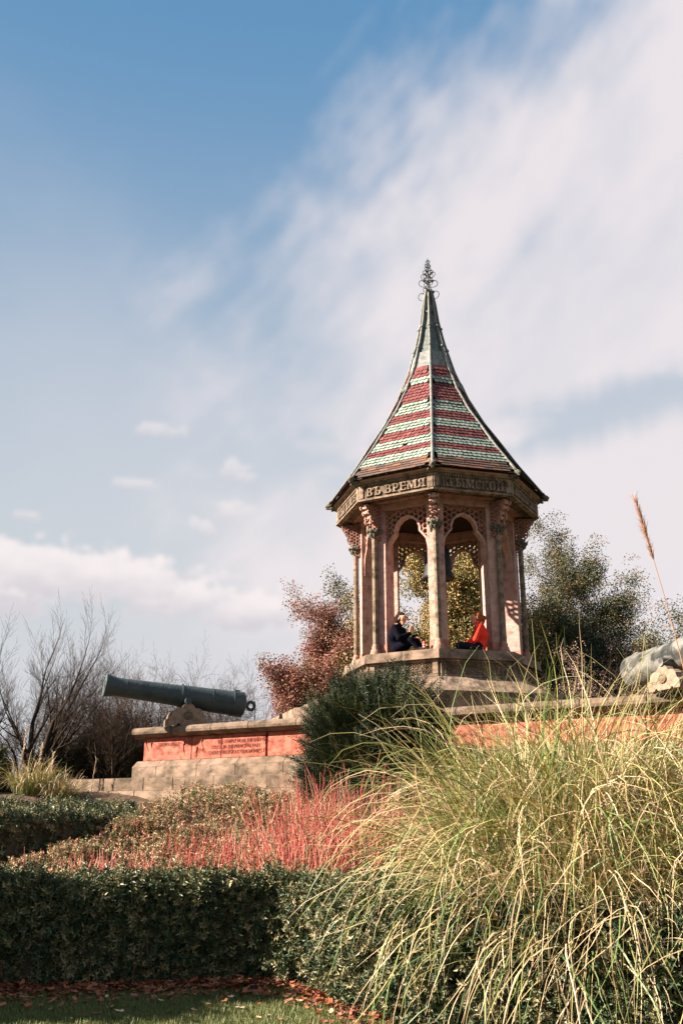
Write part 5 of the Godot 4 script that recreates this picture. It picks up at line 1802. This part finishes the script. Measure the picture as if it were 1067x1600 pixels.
	leaf_tree("rounded_bush", "dark rounded bush left of the seed spikes", "shrub", Vector3(-6.75, 1.95, -18.2), 0.85, 61, bush, leaf_cluster(12, 14, 0.08, 0.05, 0.02), M.leaf, 4, 0.12, [Color(0.05, 0.065, 0.022), Color(0.08, 0.085, 0.03), Color(0.035, 0.05, 0.02)])
	# broad-leaved bramble growing through the dogwood and against the wall
	for b in [[-0.95, -12.0, 0.95, "broad-leaved bramble with one yellow leaf among the dogwood"], [-0.2, -12.1, 1.2, "broad-leaved bramble left of the yew's foot"], [-1.75, -15.9, 0.75, "thin leafy sapling against the wall plinth"], [-2.1, -16.1, 0.65, "thin leafy sapling left of the other against the wall"]]:
		var bt := thing("bramble", b[3], "plant", Vector3(b[0], ground_y(b[0], b[1]), b[1]), 0, "leafy stems in the bed")
		var g := Geo.new()
		var lg := Geo.new()
		for k in 5:
			var dir := (Vector3(rng.randf_range(-0.5, 0.5), 1.0, rng.randf_range(-0.3, 0.4))).normalized()
			var l: float = b[2] * rng.randf_range(0.8, 1.25)
			g.col = Color(0.22, 0.12, 0.07)
			var mid := dir * l * 0.6
			var e := mid + (dir + Vector3(rng.randf_range(-0.5, 0.5), -0.2, 0.2)).normalized() * l * 0.4
			g.tube([Vector3.ZERO, mid, e], [0.006, 0.005, 0.002], 4)
			for q in 7:
				var u := rng.randf_range(0.4, 1.0)
				var o := (mid * u / 0.6) if u < 0.6 else mid.lerp(e, (u - 0.6) / 0.4)
				var c := Color(0.10, 0.14, 0.05).lerp(Color(0.26, 0.24, 0.14), rng.randf())
				if rng.randf() < 0.07: c = Color(0.50, 0.38, 0.05)
				var ls := 0.055 if b[1] < -15.0 else 0.085
				leaf(lg, o, (rand_dir(rng) + Vector3(0, 0.1, 0.2)).normalized(), (Vector3.UP + rand_dir(rng)).normalized(), ls * rng.randf_range(0.7, 1.2), ls * 0.55, c, 0.12)
		put("stems", g, M.stem, bt)
		put("leaves", lg, M.leafgloss, bt)

const ORDINALS := ["second", "third", "fourth", "fifth", "sixth", "seventh", "eighth", "ninth", "tenth", "eleventh", "twelfth", "thirteenth", "fourteenth", "fifteenth", "sixteenth", "seventeenth", "eighteenth", "nineteenth", "twentieth", "twenty-first", "twenty-second", "twenty-third"]

func build_litter() -> void:
	var rng := RandomNumberGenerator.new()
	rng.seed = 88
	# lawn blades
	var g := Geo.new()
	for i in 9:
		var d := (Vector3.UP + Vector3(rng.randfn(0, 0.35), 0, rng.randfn(0, 0.35))).normalized()
		var k := rng.randf_range(0.7, 1.25)
		blade(g, rng, Vector3(rng.randf_range(-0.03, 0.03), -0.005, rng.randf_range(-0.03, 0.03)), d, rng.randf_range(0.03, 0.075), 0.0035, 0.5, 0.3, Color(k, k, k), Color(k * 1.2, k * 1.15, k), 3)
	var xs := []
	var cs := []
	for i in 22000:
		var x := rng.randf_range(-4.4, 1.2)
		var z := -rng.randf_range(7.2, 9.95)
		if -z > hedge_line(x) - 0.05: continue
		if -z > 9.35 and rng.randf() < (-z - 9.35) * 1.6: continue
		xs.append(Transform3D(Basis(Vector3.UP, rng.randf() * TAU).scaled(Vector3.ONE * rng.randf_range(0.7, 1.3)), Vector3(x, ground_y(x, z), z)))
		cs.append(Color(0.08, 0.115, 0.03).lerp(Color(0.15, 0.15, 0.05), rng.randf()))
	tag(scatter("lawn_grass", g.mesh(), M.blade, xs, cs), "short green lawn grass before the hedge", "grass")
	# curled dead leaves
	var shapes := []
	for v in 4:
		var q := Geo.new()
		var cu := rng.randf_range(0.2, 0.7)
		var out := []
		for i in 9:
			var a := TAU * i / 9.0
			var r := 1.0 if i % 2 else 0.72
			if i == 0: r = 1.25
			var p := Vector3(cos(a) * r, 0, sin(a) * r * 0.7)
			p.y = cu * (p.x * p.x * 0.4 + p.z * p.z * 0.9) + rng.randf_range(-0.08, 0.12)
			out.append(p)
		for i in 9: q.tri(Vector3(0, 0, 0), out[(i + 1) % 9], out[i])
		shapes.append(q)
	var browns := [Color(0.20, 0.065, 0.035), Color(0.28, 0.09, 0.045), Color(0.14, 0.05, 0.03), Color(0.32, 0.13, 0.06), Color(0.24, 0.10, 0.07)]
	for v in 3:
		var lx := []
		var lc := []
		for i in 760:
			var x := rng.randf_range(-4.4, 0.4)
			var z := -(hedge_line(x) - absf(rng.randfn(0.0, 0.45)) + 0.14)
			var s := rng.randf_range(0.022, 0.05)
			lx.append(Transform3D((Basis(Vector3.UP, rng.randf() * TAU) * Basis(rand_dir(rng), rng.randf_range(0.0, 0.8))).scaled_local(Vector3.ONE * s), Vector3(x, ground_y(x, z) + rng.randf_range(0.008, 0.06), z)))
			lc.append(browns[rng.randi() % 5] * rng.randf_range(0.7, 1.25))
		tag(scatter("leaf_litter", shapes[v].mesh(), M.litter, lx, lc), ["drift of brown dead leaves along the hedge foot", "reddish dead leaves mixed into the drift at the hedge", "small curled dead leaves in the drift at the hedge"][v], "leaf litter")
	# single pale leaves lying on the grass
	var seen_leaves := [0, 0]
	for i in 34:
		var x := -3.3 + 3.5 * (i + rng.randf()) / 34.0
		var z := -rng.randf_range(8.35, 9.45)
		if -z > hedge_line(x) - 0.15: z = -(hedge_line(x) - 0.2)
		var q := Geo.new()
		q.v = shapes[i % 4].v; q.n = shapes[i % 4].n; q.c = shapes[i % 4].c.duplicate()
		var pale := i % 3 != 0
		tint(q, Color(0.48, 0.30, 0.17).lerp(Color(0.58, 0.42, 0.30), rng.randf()) if pale else Color(0.34, 0.12, 0.06))
		var s := rng.randf_range(0.026, 0.045)
		var o := put("fallen_leaf", q, M.litter, null, Transform3D((Basis(Vector3.UP, rng.randf() * TAU) * Basis(rand_dir(rng), rng.randf_range(0.0, 0.4))).scaled_local(Vector3.ONE * s), Vector3(x, ground_y(x, z) + 0.035, z)))
		var nth: int = seen_leaves[1 if pale else 0]
		seen_leaves[1 if pale else 0] += 1
		var ord_: String = "leftmost" if nth == 0 else ORDINALS[nth - 1] + " from left"
		tag(o, "%s fallen leaf on the lawn grass, %s of the %s ones" % (["pale", ord_, "pale"] if pale else ["rusty", ord_, "rusty"]), "leaf", "pale fallen leaves on the lawn" if pale else "rusty fallen leaves on the lawn")
